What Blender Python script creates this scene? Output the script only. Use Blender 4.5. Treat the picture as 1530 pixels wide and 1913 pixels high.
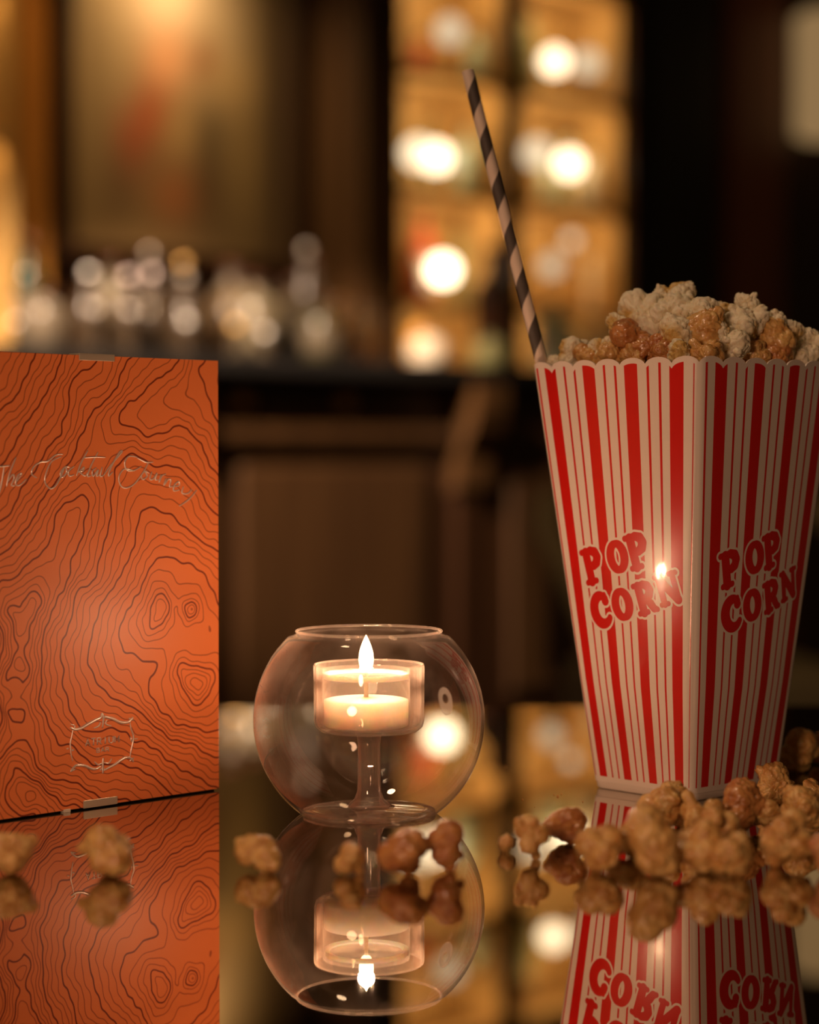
import bpy, bmesh, math, random
import numpy as np
from mathutils import Vector, Matrix, noise

scene = bpy.context.scene
for o in list(bpy.data.objects):
    bpy.data.objects.remove(o)
COL = scene.collection
TABLE_Z = 0.75
EYE_Z = 0.90

# ------------------------------------------------------------------ camera
cam_data = bpy.data.cameras.new('camera')
cam_data.sensor_fit = 'HORIZONTAL'
cam_data.sensor_width = 24.0
cam_data.lens = 4000.0 / 1530.0 * 24.0
cam_data.clip_start = 0.02
cam_data.dof.use_dof = True
cam_data.dof.focus_distance = 0.915
cam_data.dof.aperture_fstop = 3.9
cam = bpy.data.objects.new('camera', cam_data)
COL.objects.link(cam)
cam.location = (0, 0, EYE_Z)
cam.rotation_euler = (math.radians(90 - 1.475), 0, 0)
scene.camera = cam

# ------------------------------------------------------------------ colour management, world
scene.view_settings.view_transform = 'Standard'
scene.view_settings.look = 'None'
scene.view_settings.gamma = 1
scene.view_settings.exposure = 0.0
scene.cycles.transparent_max_bounces = 40
scene.cycles.max_bounces = 16
scene.cycles.transmission_bounces = 12
scene.cycles.glossy_bounces = 8
world = bpy.data.worlds.new('room_ambience')
scene.world = world
world.use_nodes = True
world.node_tree.nodes['Background'].inputs[0].default_value = (1.0, 0.55, 0.24, 1)
world.node_tree.nodes['Background'].inputs[1].default_value = 0.028


def lamp(name, kind, loc, color, power, size=0.1, target=None, angle=None, blend=0.5, sizey=None):
    d = bpy.data.lights.new(name, kind)
    d.color = color
    d.energy = power
    if kind == 'AREA':
        d.size = size
        d.shape = 'DISK'
        if sizey:
            d.shape = 'RECTANGLE'
            d.size_y = sizey
    else:
        d.shadow_soft_size = size
    if kind == 'SPOT':
        d.spot_size = math.radians(angle)
        d.spot_blend = blend
    o = bpy.data.objects.new(name, d)
    COL.objects.link(o)
    o.location = loc
    if target is not None:
        v = Vector(target) - Vector(loc)
        o.rotation_euler = v.to_track_quat('-Z', 'Y').to_euler()
    return o


# a neighbouring low lamp left of the viewer, and an unseen overhead light added for the popcorn tops
lamp('lounge_lamp_light', 'AREA', (-0.26, 0.02, 1.02), (1.0, 0.56, 0.34), 2.3, 0.15, (0.0, 0.93, 0.84))
lamp('overhead_fill', 'AREA', (-0.6, 0.9, 2.7), (1.0, 0.64, 0.38), 8.0, 0.22, (0.0, 1.0, 0.8))
# unseen spots added over the bar, the first for round glints on the glassware
lamp('bar_glint_spot', 'SPOT', (-1.1, 3.2, 2.7), (1.0, 0.73, 0.51), 1150, 0.06, (-0.62, 5.2, 1.25), 32, 0.5)
lamp('counter_spot_light', 'SPOT', (0.3, 2.6, 2.9), (1.0, 0.60, 0.25), 20, 0.05, (0.2, 5.3, 0.8), 60, 0.8)
CANDLE_W = 0.80

# ------------------------------------------------------------------ helpers
def link(name, me, mat=None, parent=None, loc=(0, 0, 0), rot=(0, 0, 0)):
    o = bpy.data.objects.new(name, me)
    COL.objects.link(o)
    if mat is not None:
        for m in (mat if isinstance(mat, (list, tuple)) else [mat]):
            me.materials.append(m)
    if parent is not None:
        o.parent = parent
    o.location = loc
    o.rotation_euler = rot
    return o


def tag(o, label, cat=None, group=None, kind=None):
    if label:
        o['label'] = label
    if cat:
        o['category'] = cat
    if group:
        o['group'] = group
    if kind:
        o['kind'] = kind
    return o


def empty(name, loc=(0, 0, 0), rz=0.0, label=None, cat=None, group=None):
    o = bpy.data.objects.new(name, None)
    COL.objects.link(o)
    o.empty_display_size = 0.02
    o.location = loc
    o.rotation_euler = (0, 0, rz)
    return tag(o, label, cat, group)


class MB:
    """collects vertices and faces for one mesh"""
    def __init__(self):
        self.v, self.f, self.m, self.s = [], [], [], []

    def add(self, vs, fs, mi=0, smooth=False):
        b = len(self.v)
        self.v += [tuple(p) for p in vs]
        for f in fs:
            self.f.append([i + b for i in f])
            self.m.append(mi)
            self.s.append(smooth)
        return self

    def box(self, x0, x1, y0, y1, z0, z1, mi=0):
        vs = [(x0, y0, z0), (x1, y0, z0), (x1, y1, z0), (x0, y1, z0), (x0, y0, z1), (x1, y0, z1), (x1, y1, z1), (x0, y1, z1)]
        return self.add(vs, [(3, 2, 1, 0), (4, 5, 6, 7), (0, 1, 5, 4), (1, 2, 6, 5), (2, 3, 7, 6), (3, 0, 4, 7)], mi)

    def bbox(self, x0, x1, y0, y1, z0, z1, b, mi=0):
        """box with chamfered edges"""
        vs, fs = [], []
        bm = bmesh.new()
        bmesh.ops.create_cube(bm, size=1)
        for v in bm.verts:
            v.co = Vector(((x0 + x1) / 2 + v.co.x * (x1 - x0), (y0 + y1) / 2 + v.co.y * (y1 - y0), (z0 + z1) / 2 + v.co.z * (z1 - z0)))
        bmesh.ops.bevel(bm, geom=list(bm.edges), offset=b, segments=2, profile=0.5, affect='EDGES')
        bm.verts.index_update()
        vs = [v.co[:] for v in bm.verts]
        fs = [[v.index for v in f.verts] for f in bm.faces]
        bm.free()
        return self.add(vs, fs, mi)

    def lathe(self, prof, seg=48, c=(0, 0, 0), mi=0, caps=False, smooth=True):
        vs, fs = [], []
        n = len(prof)
        for k in range(seg):
            a = 2 * math.pi * k / seg
            for r, z in prof:
                vs.append((c[0] + r * math.cos(a), c[1] + r * math.sin(a), c[2] + z))
        for k in range(seg):
            k2 = (k + 1) % seg
            for i in range(n - 1):
                fs.append((k * n + i, k2 * n + i, k2 * n + i + 1, k * n + i + 1))
        if caps:
            fs.append([k * n for k in range(seg)][::-1])
            fs.append([k * n + n - 1 for k in range(seg)])
        return self.add(vs, fs, mi, smooth)

    def tube(self, pts, r, seg=6, mi=0, close=False):
        pts = [Vector(p) for p in pts]
        n = len(pts)
        vs, fs = [], []
        up = None
        for i, p in enumerate(pts):
            t = (pts[min(i + 1, n - 1)] - pts[max(i - 1, 0)])
            if t.length < 1e-9:
                t = Vector((0, 0, 1))
            t.normalize()
            if up is None:
                up = Vector((0, 1, 0)) if abs(t.y) < 0.9 else Vector((1, 0, 0))
            s = t.cross(up).normalized()
            up2 = s.cross(t).normalized()
            rr = r[i] if isinstance(r, (list, tuple)) else r
            for k in range(seg):
                a = 2 * math.pi * k / seg
                vs.append(p + s * (rr * math.cos(a)) + up2 * (rr * math.sin(a)))
        for i in range(n - 1):
            for k in range(seg):
                k2 = (k + 1) % seg
                fs.append((i * seg + k, i * seg + k2, (i + 1) * seg + k2, (i + 1) * seg + k))
        fs.append(list(range(seg))[::-1])
        fs.append([(n - 1) * seg + k for k in range(seg)])
        return self.add(vs, fs, mi, True)

    def mesh(self, name):
        me = bpy.data.meshes.new(name)
        me.from_pydata(self.v, [], self.f)
        me.polygons.foreach_set('material_index', self.m)
        me.polygons.foreach_set('use_smooth', self.s)
        me.update()
        return me

    def build(self, name, mat, parent=None, loc=(0, 0, 0), rot=(0, 0, 0)):
        return link(name, self.mesh(name), mat, parent, loc, rot)


def spline(pts, k=5):
    """Catmull-Rom through the points"""
    out = []
    p = [pts[0]] + list(pts) + [pts[-1]]
    for i in range(1, len(p) - 2):
        for j in range(k):
            t = j / k
            q = []
            for d in range(len(pts[0])):
                a, b, c, e = p[i - 1][d], p[i][d], p[i + 1][d], p[i + 2][d]
                q.append(0.5 * (2 * b + (c - a) * t + (2 * a - 5 * b + 4 * c - e) * t * t + (3 * b - 3 * c + e - a) * t ** 3))
            out.append(tuple(q))
    out.append(tuple(pts[-1]))
    return out


# ------------------------------------------------------------------ materials
def mat(name, color=(0.5, 0.5, 0.5), rough=0.5, metal=0.0, **kw):
    m = bpy.data.materials.new(name)
    m.use_nodes = True
    p = m.node_tree.nodes['Principled BSDF']
    p.inputs['Base Color'].default_value = (*color, 1)
    p.inputs['Roughness'].default_value = rough
    p.inputs['Metallic'].default_value = metal
    for k, v in kw.items():
        p.inputs[k.replace('_', ' ')].default_value = v
    return m


def N(m, kind, **props):
    n = m.node_tree.nodes.new(kind)
    for k, v in props.items():
        setattr(n, k, v)
    return n


def L(m, a, b):
    m.node_tree.links.new(a, b)


def M(m, op, a, b=None, c=None):
    n = N(m, 'ShaderNodeMath', operation=op)
    for i, x in enumerate((a, b, c)):
        if x is None:
            continue
        if isinstance(x, (int, float)):
            n.inputs[i].default_value = x
        else:
            L(m, x, n.inputs[i])
    return n.outputs[0]


def mixc(m, fac, a, b):
    n = N(m, 'ShaderNodeMix', data_type='RGBA')
    for i, x in ((0, fac), (6, a), (7, b)):
        if isinstance(x, (int, float)):
            n.inputs[i].default_value = x
        elif isinstance(x, tuple):
            n.inputs[i].default_value = (*x, 1)
        else:
            L(m, x, n.inputs[i])
    return n.outputs[2]


def noise_tex(m, scale, detail=3.0, coord='Object', vec=None, rough=0.5):
    n = N(m, 'ShaderNodeTexNoise')
    n.inputs['Scale'].default_value = scale
    n.inputs['Detail'].default_value = detail
    n.inputs['Roughness'].default_value = rough
    if vec is None:
        vec = N(m, 'ShaderNodeTexCoord').outputs[coord]
    L(m, vec, n.inputs['Vector'])
    return n.outputs['Fac']


def wood(name, c1, c2, rough=0.35, scale=1.0, stretch=(8, 8, 0.6)):
    m = mat(name, c1, rough)
    p = m.node_tree.nodes['Principled BSDF']
    tc = N(m, 'ShaderNodeTexCoord')
    mp = N(m, 'ShaderNodeMapping')
    mp.inputs['Scale'].default_value = [s * scale for s in stretch]
    L(m, tc.outputs['Object'], mp.inputs[0])
    f = noise_tex(m, 2.0, 6, vec=mp.outputs[0])
    f2 = M(m, 'MULTIPLY', M(m, 'SUBTRACT', f, 0.35), 3.0)
    c = mixc(m, f2, c1, c2)
    L(m, c, p.inputs['Base Color'])
    return m


def thin_glass(name, tint=(0.96, 0.96, 0.95), haze=0.02, base=0.05, haze_col=(0.9, 0.85, 0.8), patch=True, rough=0.0):
    """blown glass wall: see-through, mirrors more towards its edges, faint smudges"""
    m = bpy.data.materials.new(name)
    m.use_nodes = True
    nt = m.node_tree
    nt.nodes.remove(nt.nodes['Principled BSDF'])
    out = nt.nodes['Material Output']
    tr = N(m, 'ShaderNodeBsdfTransparent')
    tr.inputs[0].default_value = (*tint, 1)
    gl = N(m, 'ShaderNodeBsdfGlossy')
    gl.inputs['Roughness'].default_value = rough
    gl.inputs['Color'].default_value = (1, 1, 1, 1)
    lw = N(m, 'ShaderNodeLayerWeight')
    lw.inputs['Blend'].default_value = 0.5
    f = M(m, 'POWER', lw.outputs['Facing'], 4.0)
    f = M(m, 'MULTIPLY_ADD', f, 0.85, base)
    mx = N(m, 'ShaderNodeMixShader')
    L(m, f, mx.inputs[0]); L(m, tr.outputs[0], mx.inputs[1]); L(m, gl.outputs[0], mx.inputs[2])
    df = N(m, 'ShaderNodeBsdfDiffuse')
    df.inputs[0].default_value = (*haze_col, 1)
    tl = N(m, 'ShaderNodeBsdfTranslucent')
    tl.inputs[0].default_value = (*haze_col, 1)
    ms = N(m, 'ShaderNodeMixShader')
    L(m, df.outputs[0], ms.inputs[1]); L(m, tl.outputs[0], ms.inputs[2])
    hz = N(m, 'ShaderNodeMixShader')
    # haze grows where the wall is seen edge-on, and in smudges
    e = M(m, 'MULTIPLY_ADD', M(m, 'POWER', lw.outputs['Facing'], 3.0), 3.0, 0.6)
    if patch:
        nf = noise_tex(m, 45.0, 4)
        nf = M(m, 'MAXIMUM', M(m, 'MULTIPLY_ADD', nf, 4.0, -1.6), 0.1)
        e = M(m, 'MULTIPLY', e, nf)
    e = M(m, 'MULTIPLY', e, haze)
    e = M(m, 'MINIMUM', e, 0.9)
    L(m, e, hz.inputs[0]); L(m, mx.outputs[0], hz.inputs[1]); L(m, ms.outputs[0], hz.inputs[2])
    L(m, hz.outputs[0], out.inputs[0])
    return m


def emit(name, color, strength):
    m = bpy.data.materials.new(name)
    m.use_nodes = True
    nt = m.node_tree
    nt.nodes.remove(nt.nodes['Principled BSDF'])
    e = N(m, 'ShaderNodeEmission')
    e.inputs[0].default_value = (*color, 1)
    e.inputs[1].default_value = strength
    L(m, e.outputs[0], nt.nodes['Material Output'].inputs[0])
    return m


M_DARKWOOD = wood('dark_panel_wood', (0.030, 0.011, 0.004), (0.055, 0.022, 0.008), 0.4)
M_BARWOOD = wood('bar_front_wood', (0.042, 0.018, 0.006), (0.075, 0.034, 0.011), 0.45)
M_BROWNWOOD = wood('brown_pilaster_wood', (0.16, 0.07, 0.02), (0.24, 0.11, 0.035), 0.45)
M_SHELFWOOD = wood('amber_shelf_wood', (0.46, 0.27, 0.085), (0.64, 0.40, 0.14), 0.45)
M_COUNTER = mat('dark_counter_stone', (0.006, 0.004, 0.003), 0.7)
M_BRASS = mat('aged_brass', (0.55, 0.30, 0.08), 0.4, 0.6)
M_BLACK = mat('black_board', (0.012, 0.010, 0.009), 0.5)
M_CHROME = mat('polished_metal', (0.9, 0.86, 0.8), 0.12, 1.0)
M_FLOOR = wood('floor_boards', (0.05, 0.025, 0.012), (0.08, 0.04, 0.02), 0.4, 1.0, (0.6, 8, 8))

# ------------------------------------------------------------------ room shell (rotated against the view)
WALL_A = math.radians(43)
CA, SA = math.cos(WALL_A), math.sin(WALL_A)
WALL_P = (0.0, 7.0, 0.0)


def wall_uz(px, py, v):
    """spot on the plane v metres in front of the back wall, as (u along the wall, z)"""
    t = (px - 765) / 4000.0
    y = (7.0 * CA - v) / (CA - SA * t)
    u = t * y * CA + (y - 7.0) * SA
    z = EYE_Z + (853 - py) / 4000.0 * y
    return u, z


def U(px, v):
    return wall_uz(px, 0, v)[0]


def Z(px, py, v):
    return wall_uz(px, py, v)[1]


def on_wall(u, v, z=0.0):
    """room point at u along the wall, v in front of it"""
    return (WALL_P[0] + u * CA + v * SA, WALL_P[1] + u * SA - v * CA, z)


def struct(o):
    o['kind'] = 'structure'
    return o


def wallmesh(mb, name, m):
    return mb.build(name, m, None, WALL_P, (0, 0, WALL_A))


struct(wallmesh(MB().box(-9, 16, 0, 0.12, 0, 3.4), 'wall_back', M_DARKWOOD))
struct(wallmesh(MB().box(-9, 16, -12, 0.12, -0.06, 0), 'floor', M_FLOOR))

# artwork traced in centimetres on the menu cover
CONTOUR_POINTS = [(3.02,19.27,1),(2.72,18.54,1),(2.34,18.1,1),(1.97,17.47,1),(1.52,17.03,1),(1.23,16.77,1),(4.32,19.28,2),(4.12,18.58,2),(3.7,17.88,2),(3.24,17.24,2),(2.72,16.61,2),(2.12,15.73,2),(1.52,14.92,2),(1.23,14.56,2),(6.12,19.05,3),(5.09,18.35,3),(4.82,17.9,3),(4.74,17.08,3),(4.35,16.5,3),(4.2,15.93,3),(3.78,15.49,3),(3.32,14.92,3),(2.64,14.11,3),(1.97,13.0,3),(1.6,12.64,3),(1.23,12.49,3),(7.89,19.27,4),(7.56,18.48,4),(7.08,17.83,4),(6.36,17.3,4),(5.88,16.78,4),(5.41,15.94,4),(5.09,15.62,4),(5.01,15.18,4),(4.63,14.67,4),(4.01,13.92,4),(3.47,13.36,4),(3.02,12.67,4),(2.19,11.76,4),(1.67,11.21,4),(1.23,11.04,4),(10.6,19.26,5),(9.46,18.27,5),(8.46,17.73,5),(7.81,17.26,5),(7.36,16.67,5),(7.4,16.41,5),(7.64,16.28,5),(8.13,16.27,5),(8.96,15.96,5),(9.46,16.02,5),(9.96,16.04,5),(10.55,16.41,5),(11.06,16.35,5),(11.84,15.59,5),(12.27,14.72,5),(12.8,14.18,5),(11.15,19.25,5.4),(9.88,17.76,5.4),(9.04,17.08,5.4),(8.92,16.75,5.4),(9.62,16.59,5.4),(10.38,16.93,5.4),(11.06,16.85,5.4),(11.58,16.32,5.4),(12.8,14.99,5.4),(10.64,17.51,5.7),(11.32,19.19,5.7),(11.49,17.39,5.7),(12.45,16.33,5.7),(12.19,19.25,6),(12.03,18.17,6),(12.45,17.41,6),(12.8,16.81,6),(12.8,12.29,4),(12.19,12.97,4),(11.84,13.65,4),(10.98,14.32,4),(9.88,14.59,4),(8.96,14.76,4),(8.22,15.02,4),(7.81,15.02,4),(7.24,14.73,4),(7.12,14.28,4),(7.0,13.44,4),(6.77,12.6,4),(6.76,11.7,4),(6.28,10.69,4),(5.72,9.62,4),(5.92,9.83,4),(5.13,9.17,4),(4.7,8.05,4),(4.35,7.37,4),(4.32,6.11,4),(4.32,5.29,4),(4.63,4.63,4),(5.17,3.76,4),(5.88,3.31,4),(6.76,3.27,4),(7.64,3.15,4),(8.13,2.78,4),(9.04,2.3,4),(10.13,1.67,4),(11.06,1.04,4),(12.8,10.91,3),(12.01,11.27,3),(11.06,11.79,3),(10.13,12.54,3),(9.29,12.75,3),(8.54,12.54,3),(8.26,12.12,3),(8.17,11.47,3),(7.64,10.19,3),(7.0,9.33,3),(6.52,8.97,3),(6.12,8.1,3),(5.72,7.16,3),(5.72,6.27,3),(6.12,5.34,3),(6.84,4.71,3),(8.22,4.01,3),(8.71,3.51,3),(9.71,2.9,3),(11.15,2.23,3),(12.8,1.54,3),(12.58,9.08,2),(12.1,9.62,2),(11.49,10.05,2),(9.96,10.7,2),(9.12,10.2,2),(8.71,9.69,2),(8.42,9.27,2),(8.22,9.09,2),(7.81,8.33,2),(7.32,7.32,2),(7.4,6.67,2),(8.05,6.37,2),(8.46,6.11,2),(9.37,6.11,2),(9.12,5.7,2),(8.92,5.13,2),(9.12,4.52,2),(9.88,3.74,2),(10.72,3.07,2),(11.58,2.93,2),(12.8,2.68,2),(12.1,9.58,2),(12.8,8.75,2),(9.5,8.95,1),(9.04,8.27,1),(9.12,7.57,1),(9.75,7.7,1),(9.96,8.48,1),(9.5,8.54,0.6),(9.37,7.99,0.6),(11.3,8.6,1),(10.98,8.3,1),(11.28,7.9,1),(11.63,8.23,1),(11.28,8.26,0.4),(10.04,9.34,1.5),(10.3,8.33,1.5),(10.21,7.54,1.5),(9.46,7.03,1.5),(8.54,7.25,1.5),(10.64,7.92,1.5),(11.15,8.92,1.5),(11.93,8.39,1.5),(11.49,7.61,1.5),(10.43,5.28,1),(11.84,5.65,1),(12.45,5.47,1),(12.54,4.66,1),(12.19,4.28,1),(10.89,4.65,1),(10.89,5.05,0.5),(12.1,5.26,0.5),(11.93,4.67,0.5),(11.15,4.7,0.5),(11.62,4.93,0.1),(12.19,7.37,1.5),(12.27,7.06,1.5),(10.04,5.38,1.5),(12.01,6.1,1.5),(10.13,4.91,1.5),(5.01,13.27,5),(5.21,13.43,5),(5.6,13.2,5),(5.56,12.63,5),(5.37,11.67,5),(4.78,10.61,5),(4.47,9.44,5),(4.39,12.84,5),(3.78,11.78,5),(2.94,10.68,5),(2.19,10.14,5),(1.23,9.9,5),(5.09,12.79,5.3),(4.55,12.2,5.3),(5.13,11.87,5.3),(4.32,11.17,5.3),(3.32,10.35,5.3),(4.24,9.27,5),(3.82,8.6,5),(3.47,7.92,5),(3.4,7.11,5),(3.17,6.19,5),(3.17,4.94,5),(3.7,3.7,5),(4.09,2.91,5),(4.78,2.72,5),(5.8,1.98,5),(7.08,1.72,5),(8.22,1.54,5),(9.04,0.99,5),(10.04,0.16,5),(2.98,8.52,6),(2.87,9.33,6),(2.19,8.87,6),(1.6,8.68,6),(1.86,8.33,6),(1.86,6.9,6),(1.6,5.68,6),(1.52,4.45,6),(2.72,7.72,6),(2.38,6.87,6),(2.34,5.63,6),(2.42,4.38,6),(2.49,3.12,6),(2.94,2.33,6),(3.47,1.78,6),(4.47,1.35,6),(5.8,0.76,6),(7.08,0.23,6),(7.81,0.12,6),(2.72,8.9,6.4),(2.04,8.5,6.4),(2.12,6.51,6.4),(2.34,7.86,6.4),(2.04,5.65,5.8),(1.97,4.72,5.8),(1.89,3.49,5.8),(1.97,2.24,7),(1.78,1.95,7),(1.67,0.54,7),(2.12,0.31,7),(2.79,0.04,7),(2.34,1.83,7),(3.32,1.17,7),(4.24,0.43,7),(5.17,0.1,7),(2.12,1.55,7.5),(2.04,0.81,7.5),(3.47,0.14,7.5),(3.85,0.23,7.5),(2.72,1.23,7.5),(2.72,0.8,7.9),(1.23,8.17,5),(1.3,6.94,5),(1.23,4.48,5)]
TITLE_STROKES = [[(0.82,14.56),(1.23,14.6),(1.71,14.64)],[(1.43,14.59),(1.33,14.07),(1.19,13.56),(1.02,13.39)],[(2.02,14.98),(1.71,14.36),(1.54,13.78)],[(1.57,13.95),(1.85,14.27),(1.92,14.12),(1.78,13.84),(1.95,13.81)],[(1.99,13.95),(2.26,14.24),(2.26,14.32),(2.09,14.21),(1.99,13.89),(2.19,13.83),(2.54,14.09)],[(4.38,15.11),(4.02,15.08),(3.6,14.82),(3.24,14.78),(2.89,14.58),(2.79,14.29),(3.05,14.13)],[(4.31,15.02),(3.81,14.81),(3.53,14.35),(3.46,13.94),(3.74,13.67),(4.02,13.82),(4.24,14.14),(4.49,14.58),(4.56,14.34),(4.31,14.14),(4.25,14.34),(4.49,14.58),(4.74,14.55)],[(4.96,14.6),(4.67,14.4),(4.71,14.19),(4.96,14.25)],[(5.68,15.28),(5.32,14.75),(5.07,14.19)],[(5.18,14.34),(5.47,14.57),(5.4,14.4),(5.25,14.37),(5.51,14.19),(5.65,14.33)],[(6.21,15.2),(5.84,14.63),(5.65,14.19),(5.84,14.21)],[(5.47,14.96),(6.06,14.99),(6.61,14.98)],[(6.13,14.54),(5.91,14.39),(5.95,14.18),(6.21,14.45),(6.13,14.18),(6.28,14.24)],[(6.43,14.57),(6.32,14.18),(6.5,14.21)],[(6.5,14.21),(6.87,14.63),(7.48,15.2),(7.32,15.17),(6.87,14.51),(6.76,14.18),(6.99,14.36)],[(8.31,14.99),(7.85,15.02),(7.63,14.75),(7.74,14.44),(8.12,14.41),(8.54,14.59)],[(8.31,14.96),(8.77,14.77),(9.19,14.77)],[(8.92,14.74),(8.62,14.32),(8.16,13.84),(7.7,13.66),(7.4,13.78),(7.32,14.15),(7.63,14.48),(8.16,14.39)],[(8.73,14.38),(8.54,14.2),(8.62,14.02),(8.85,14.17),(8.73,14.38),(8.96,14.29)],[(9.12,14.35),(9.0,14.04),(9.19,14.04),(9.39,14.28),(9.31,14.01),(9.47,14.01)],[(9.62,14.22),(9.51,13.89),(9.66,14.16),(9.9,14.25)],[(9.9,14.07),(9.78,13.76),(10.01,14.01),(10.17,13.97),(10.09,13.7),(10.26,13.7)],[(10.37,13.69),(10.64,13.75),(10.6,13.91),(10.37,13.76),(10.33,13.51),(10.64,13.54)],[(10.88,13.69),(10.8,13.41),(11.12,13.38),(11.36,13.56)],[(11.64,13.53),(11.2,13.13),(10.64,12.83)]]
CREST_STROKES = [(1,[(4.701,3.72),(4.924,3.63),(4.873,3.508),(4.684,3.553)]),(2.2,[(4.718,3.578),(4.924,3.475),(5.27,3.5),(5.617,3.638),(6.036,3.785),(6.282,3.862),(6.37,4.053)]),(1.5,[(6.37,4.053),(6.441,3.849),(6.388,3.399)]),(2.2,[(6.441,3.792),(6.529,3.869),(6.67,3.829),(6.954,3.747),(7.311,3.573),(7.669,3.527),(7.849,3.569),(8.029,3.711)]),(1.2,[(5.931,3.435),(6.177,3.503),(6.282,3.664)]),(1.2,[(6.635,3.732),(6.546,3.584),(6.67,3.502),(6.865,3.442)]),(1,[(4.838,3.455),(4.787,3.236),(4.701,2.908),(4.718,2.682),(4.735,2.456),(4.821,2.139)]),(1.2,[(7.867,3.524),(7.921,3.232),(8.048,2.933),(8.029,2.648),(7.921,2.285),(7.867,2.003)]),(2.0,[(4.718,1.73),(4.924,1.904),(5.097,1.943),(5.443,1.879),(5.756,1.734),(6.036,1.677),(6.282,1.764)]),(1.6,[(6.423,2.119),(6.395,1.781),(6.405,1.44)]),(1.2,[(5.966,1.995),(6.141,1.85),(6.352,1.899)]),(1.2,[(6.883,2.044),(6.706,1.863),(6.458,1.917)]),(1.2,[(6.247,1.598),(6.388,1.668),(6.582,1.577)]),(2.0,[(6.458,1.576),(6.776,1.685),(7.096,1.795),(7.382,1.937),(7.669,2.008),(7.921,1.94),(8.048,1.784)]),(1.6,[(7.813,3.701),(8.066,3.593)]),(1.6,[(7.849,1.832),(8.066,1.954)]),(1.6,[(4.701,1.704),(4.959,1.775)]),(2,[(4.512,2.688),(4.598,2.699)]),(2,[(4.787,2.591),(4.873,2.611)]),(1.4,[(8.102,2.77),(8.283,2.762)]),(1.6,[(7.903,2.875),(7.957,2.654)]),(0.9,[(5.497,2.709),(5.605,3.003),(5.713,2.709)]),(0.9,[(5.54,2.812),(5.669,2.812)]),(0.9,[(5.805,3.001),(6.021,2.999)]),(0.9,[(5.913,3.0),(5.913,2.71)]),(0.9,[(6.114,2.71),(6.114,2.998),(6.266,2.996),(6.31,2.925),(6.266,2.854),(6.114,2.854)]),(0.9,[(6.223,2.854),(6.332,2.711)]),(0.9,[(6.534,2.712),(6.534,2.994)]),(0.9,[(6.737,2.992),(6.737,2.768),(6.847,2.713),(6.957,2.768),(6.957,2.989)]),(0.9,[(7.051,2.713),(7.051,2.988),(7.161,2.796),(7.272,2.986),(7.272,2.714)]),(0.7,[(6.082,2.382),(6.082,2.565),(6.2,2.562),(6.217,2.516),(6.183,2.475),(6.082,2.477)]),(0.7,[(6.082,2.382),(6.217,2.38),(6.242,2.425),(6.183,2.475)]),(0.7,[(6.323,2.379),(6.407,2.556),(6.491,2.377)]),(0.7,[(6.356,2.441),(6.457,2.439)]),(0.7,[(6.564,2.376),(6.564,2.551),(6.682,2.547),(6.716,2.503),(6.682,2.461),(6.564,2.464)]),(0.7,[(6.648,2.462),(6.733,2.374)])]

# ------------------------------------------------------------------ back bar: cabinets, pilasters, painting
def cab(name, label, cat, u0=0.0):
    return empty(name, (0, 0, 0), 0, label, cat)


def wall_thing(name, label, cat, px, v, z0=0.0, group=None):
    """Empty at a thing's base on the plane v in front of the wall, turned with the wall"""
    u = U(px, v)
    o = empty(name, on_wall(u, v, z0), WALL_A, label, cat, group)
    return o, u


SHELF_D = 0.30
# lit display cabinet, two bays
root, u_mid = wall_thing('display_cabinet', 'tall lit bar cabinet with two bays of amber wooden shelves full of bottles', 'cabinet', 960, 0.0)
uL, uD0, uD1, uR = (U(752, SHELF_D) - u_mid, U(943, SHELF_D) - u_mid, U(968, SHELF_D) - u_mid, U(1166, SHELF_D) - u_mid)
zb, zt = 1.02, 3.0
MB().box(uL, uR, -0.03, -0.005, zb, zt).build('back_panel', M_SHELFWOOD, root)
MB().box(uL - 0.02, uL, -SHELF_D, -0.005, 0, zt).build('side_panel', M_DARKWOOD, root)
MB().box(uR, uR + 0.025, -SHELF_D + 0.03, -0.005, zb, zt).build('side_panel', M_SHELFWOOD, root)
MB().box(uR + 0.025, uR + 0.06, -SHELF_D, -0.005, 0, zt).build('side_panel', M_DARKWOOD, root)
MB().box(uD0, uD1, -SHELF_D + 0.02, -0.03, zb, zt).build('divider', M_SHELFWOOD, root)
MB().box(uD0 - 0.004, uD1 + 0.004, -SHELF_D - 0.01, -SHELF_D + 0.02, zb, zt).build('divider_post', M_DARKWOOD, root)
MB().box(uL, uR, -SHELF_D, -0.005, 0, zb).build('cabinet_base', M_DARKWOOD, root)
z1 = Z(800, 130, SHELF_D)
z2 = Z(800, 350, SHELF_D)
z3 = Z(800, 560, SHELF_D)
SHELVES = []
for (a, b) in ((uL, uD0), (uD1, uR)):
    for z in (z3, z2, z1, z1 + (z1 - z2)):
        MB().box(a, b, -SHELF_D + 0.012, -0.03, z - 0.028, z).build('shelf', M_SHELFWOOD, root)
    for z in (z3, z2, z1, z1 + (z1 - z2)):
        SHELVES.append(((a + b) / 2 + u_mid, z))
for u, z in SHELVES:
    l = lamp('shelf_strip_light', 'AREA', on_wall(u, 0.285, z - 0.045), (1.0, 0.68, 0.36), 1.0, 0.36, on_wall(u, 0.0, z - 0.27), sizey=0.03)

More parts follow.
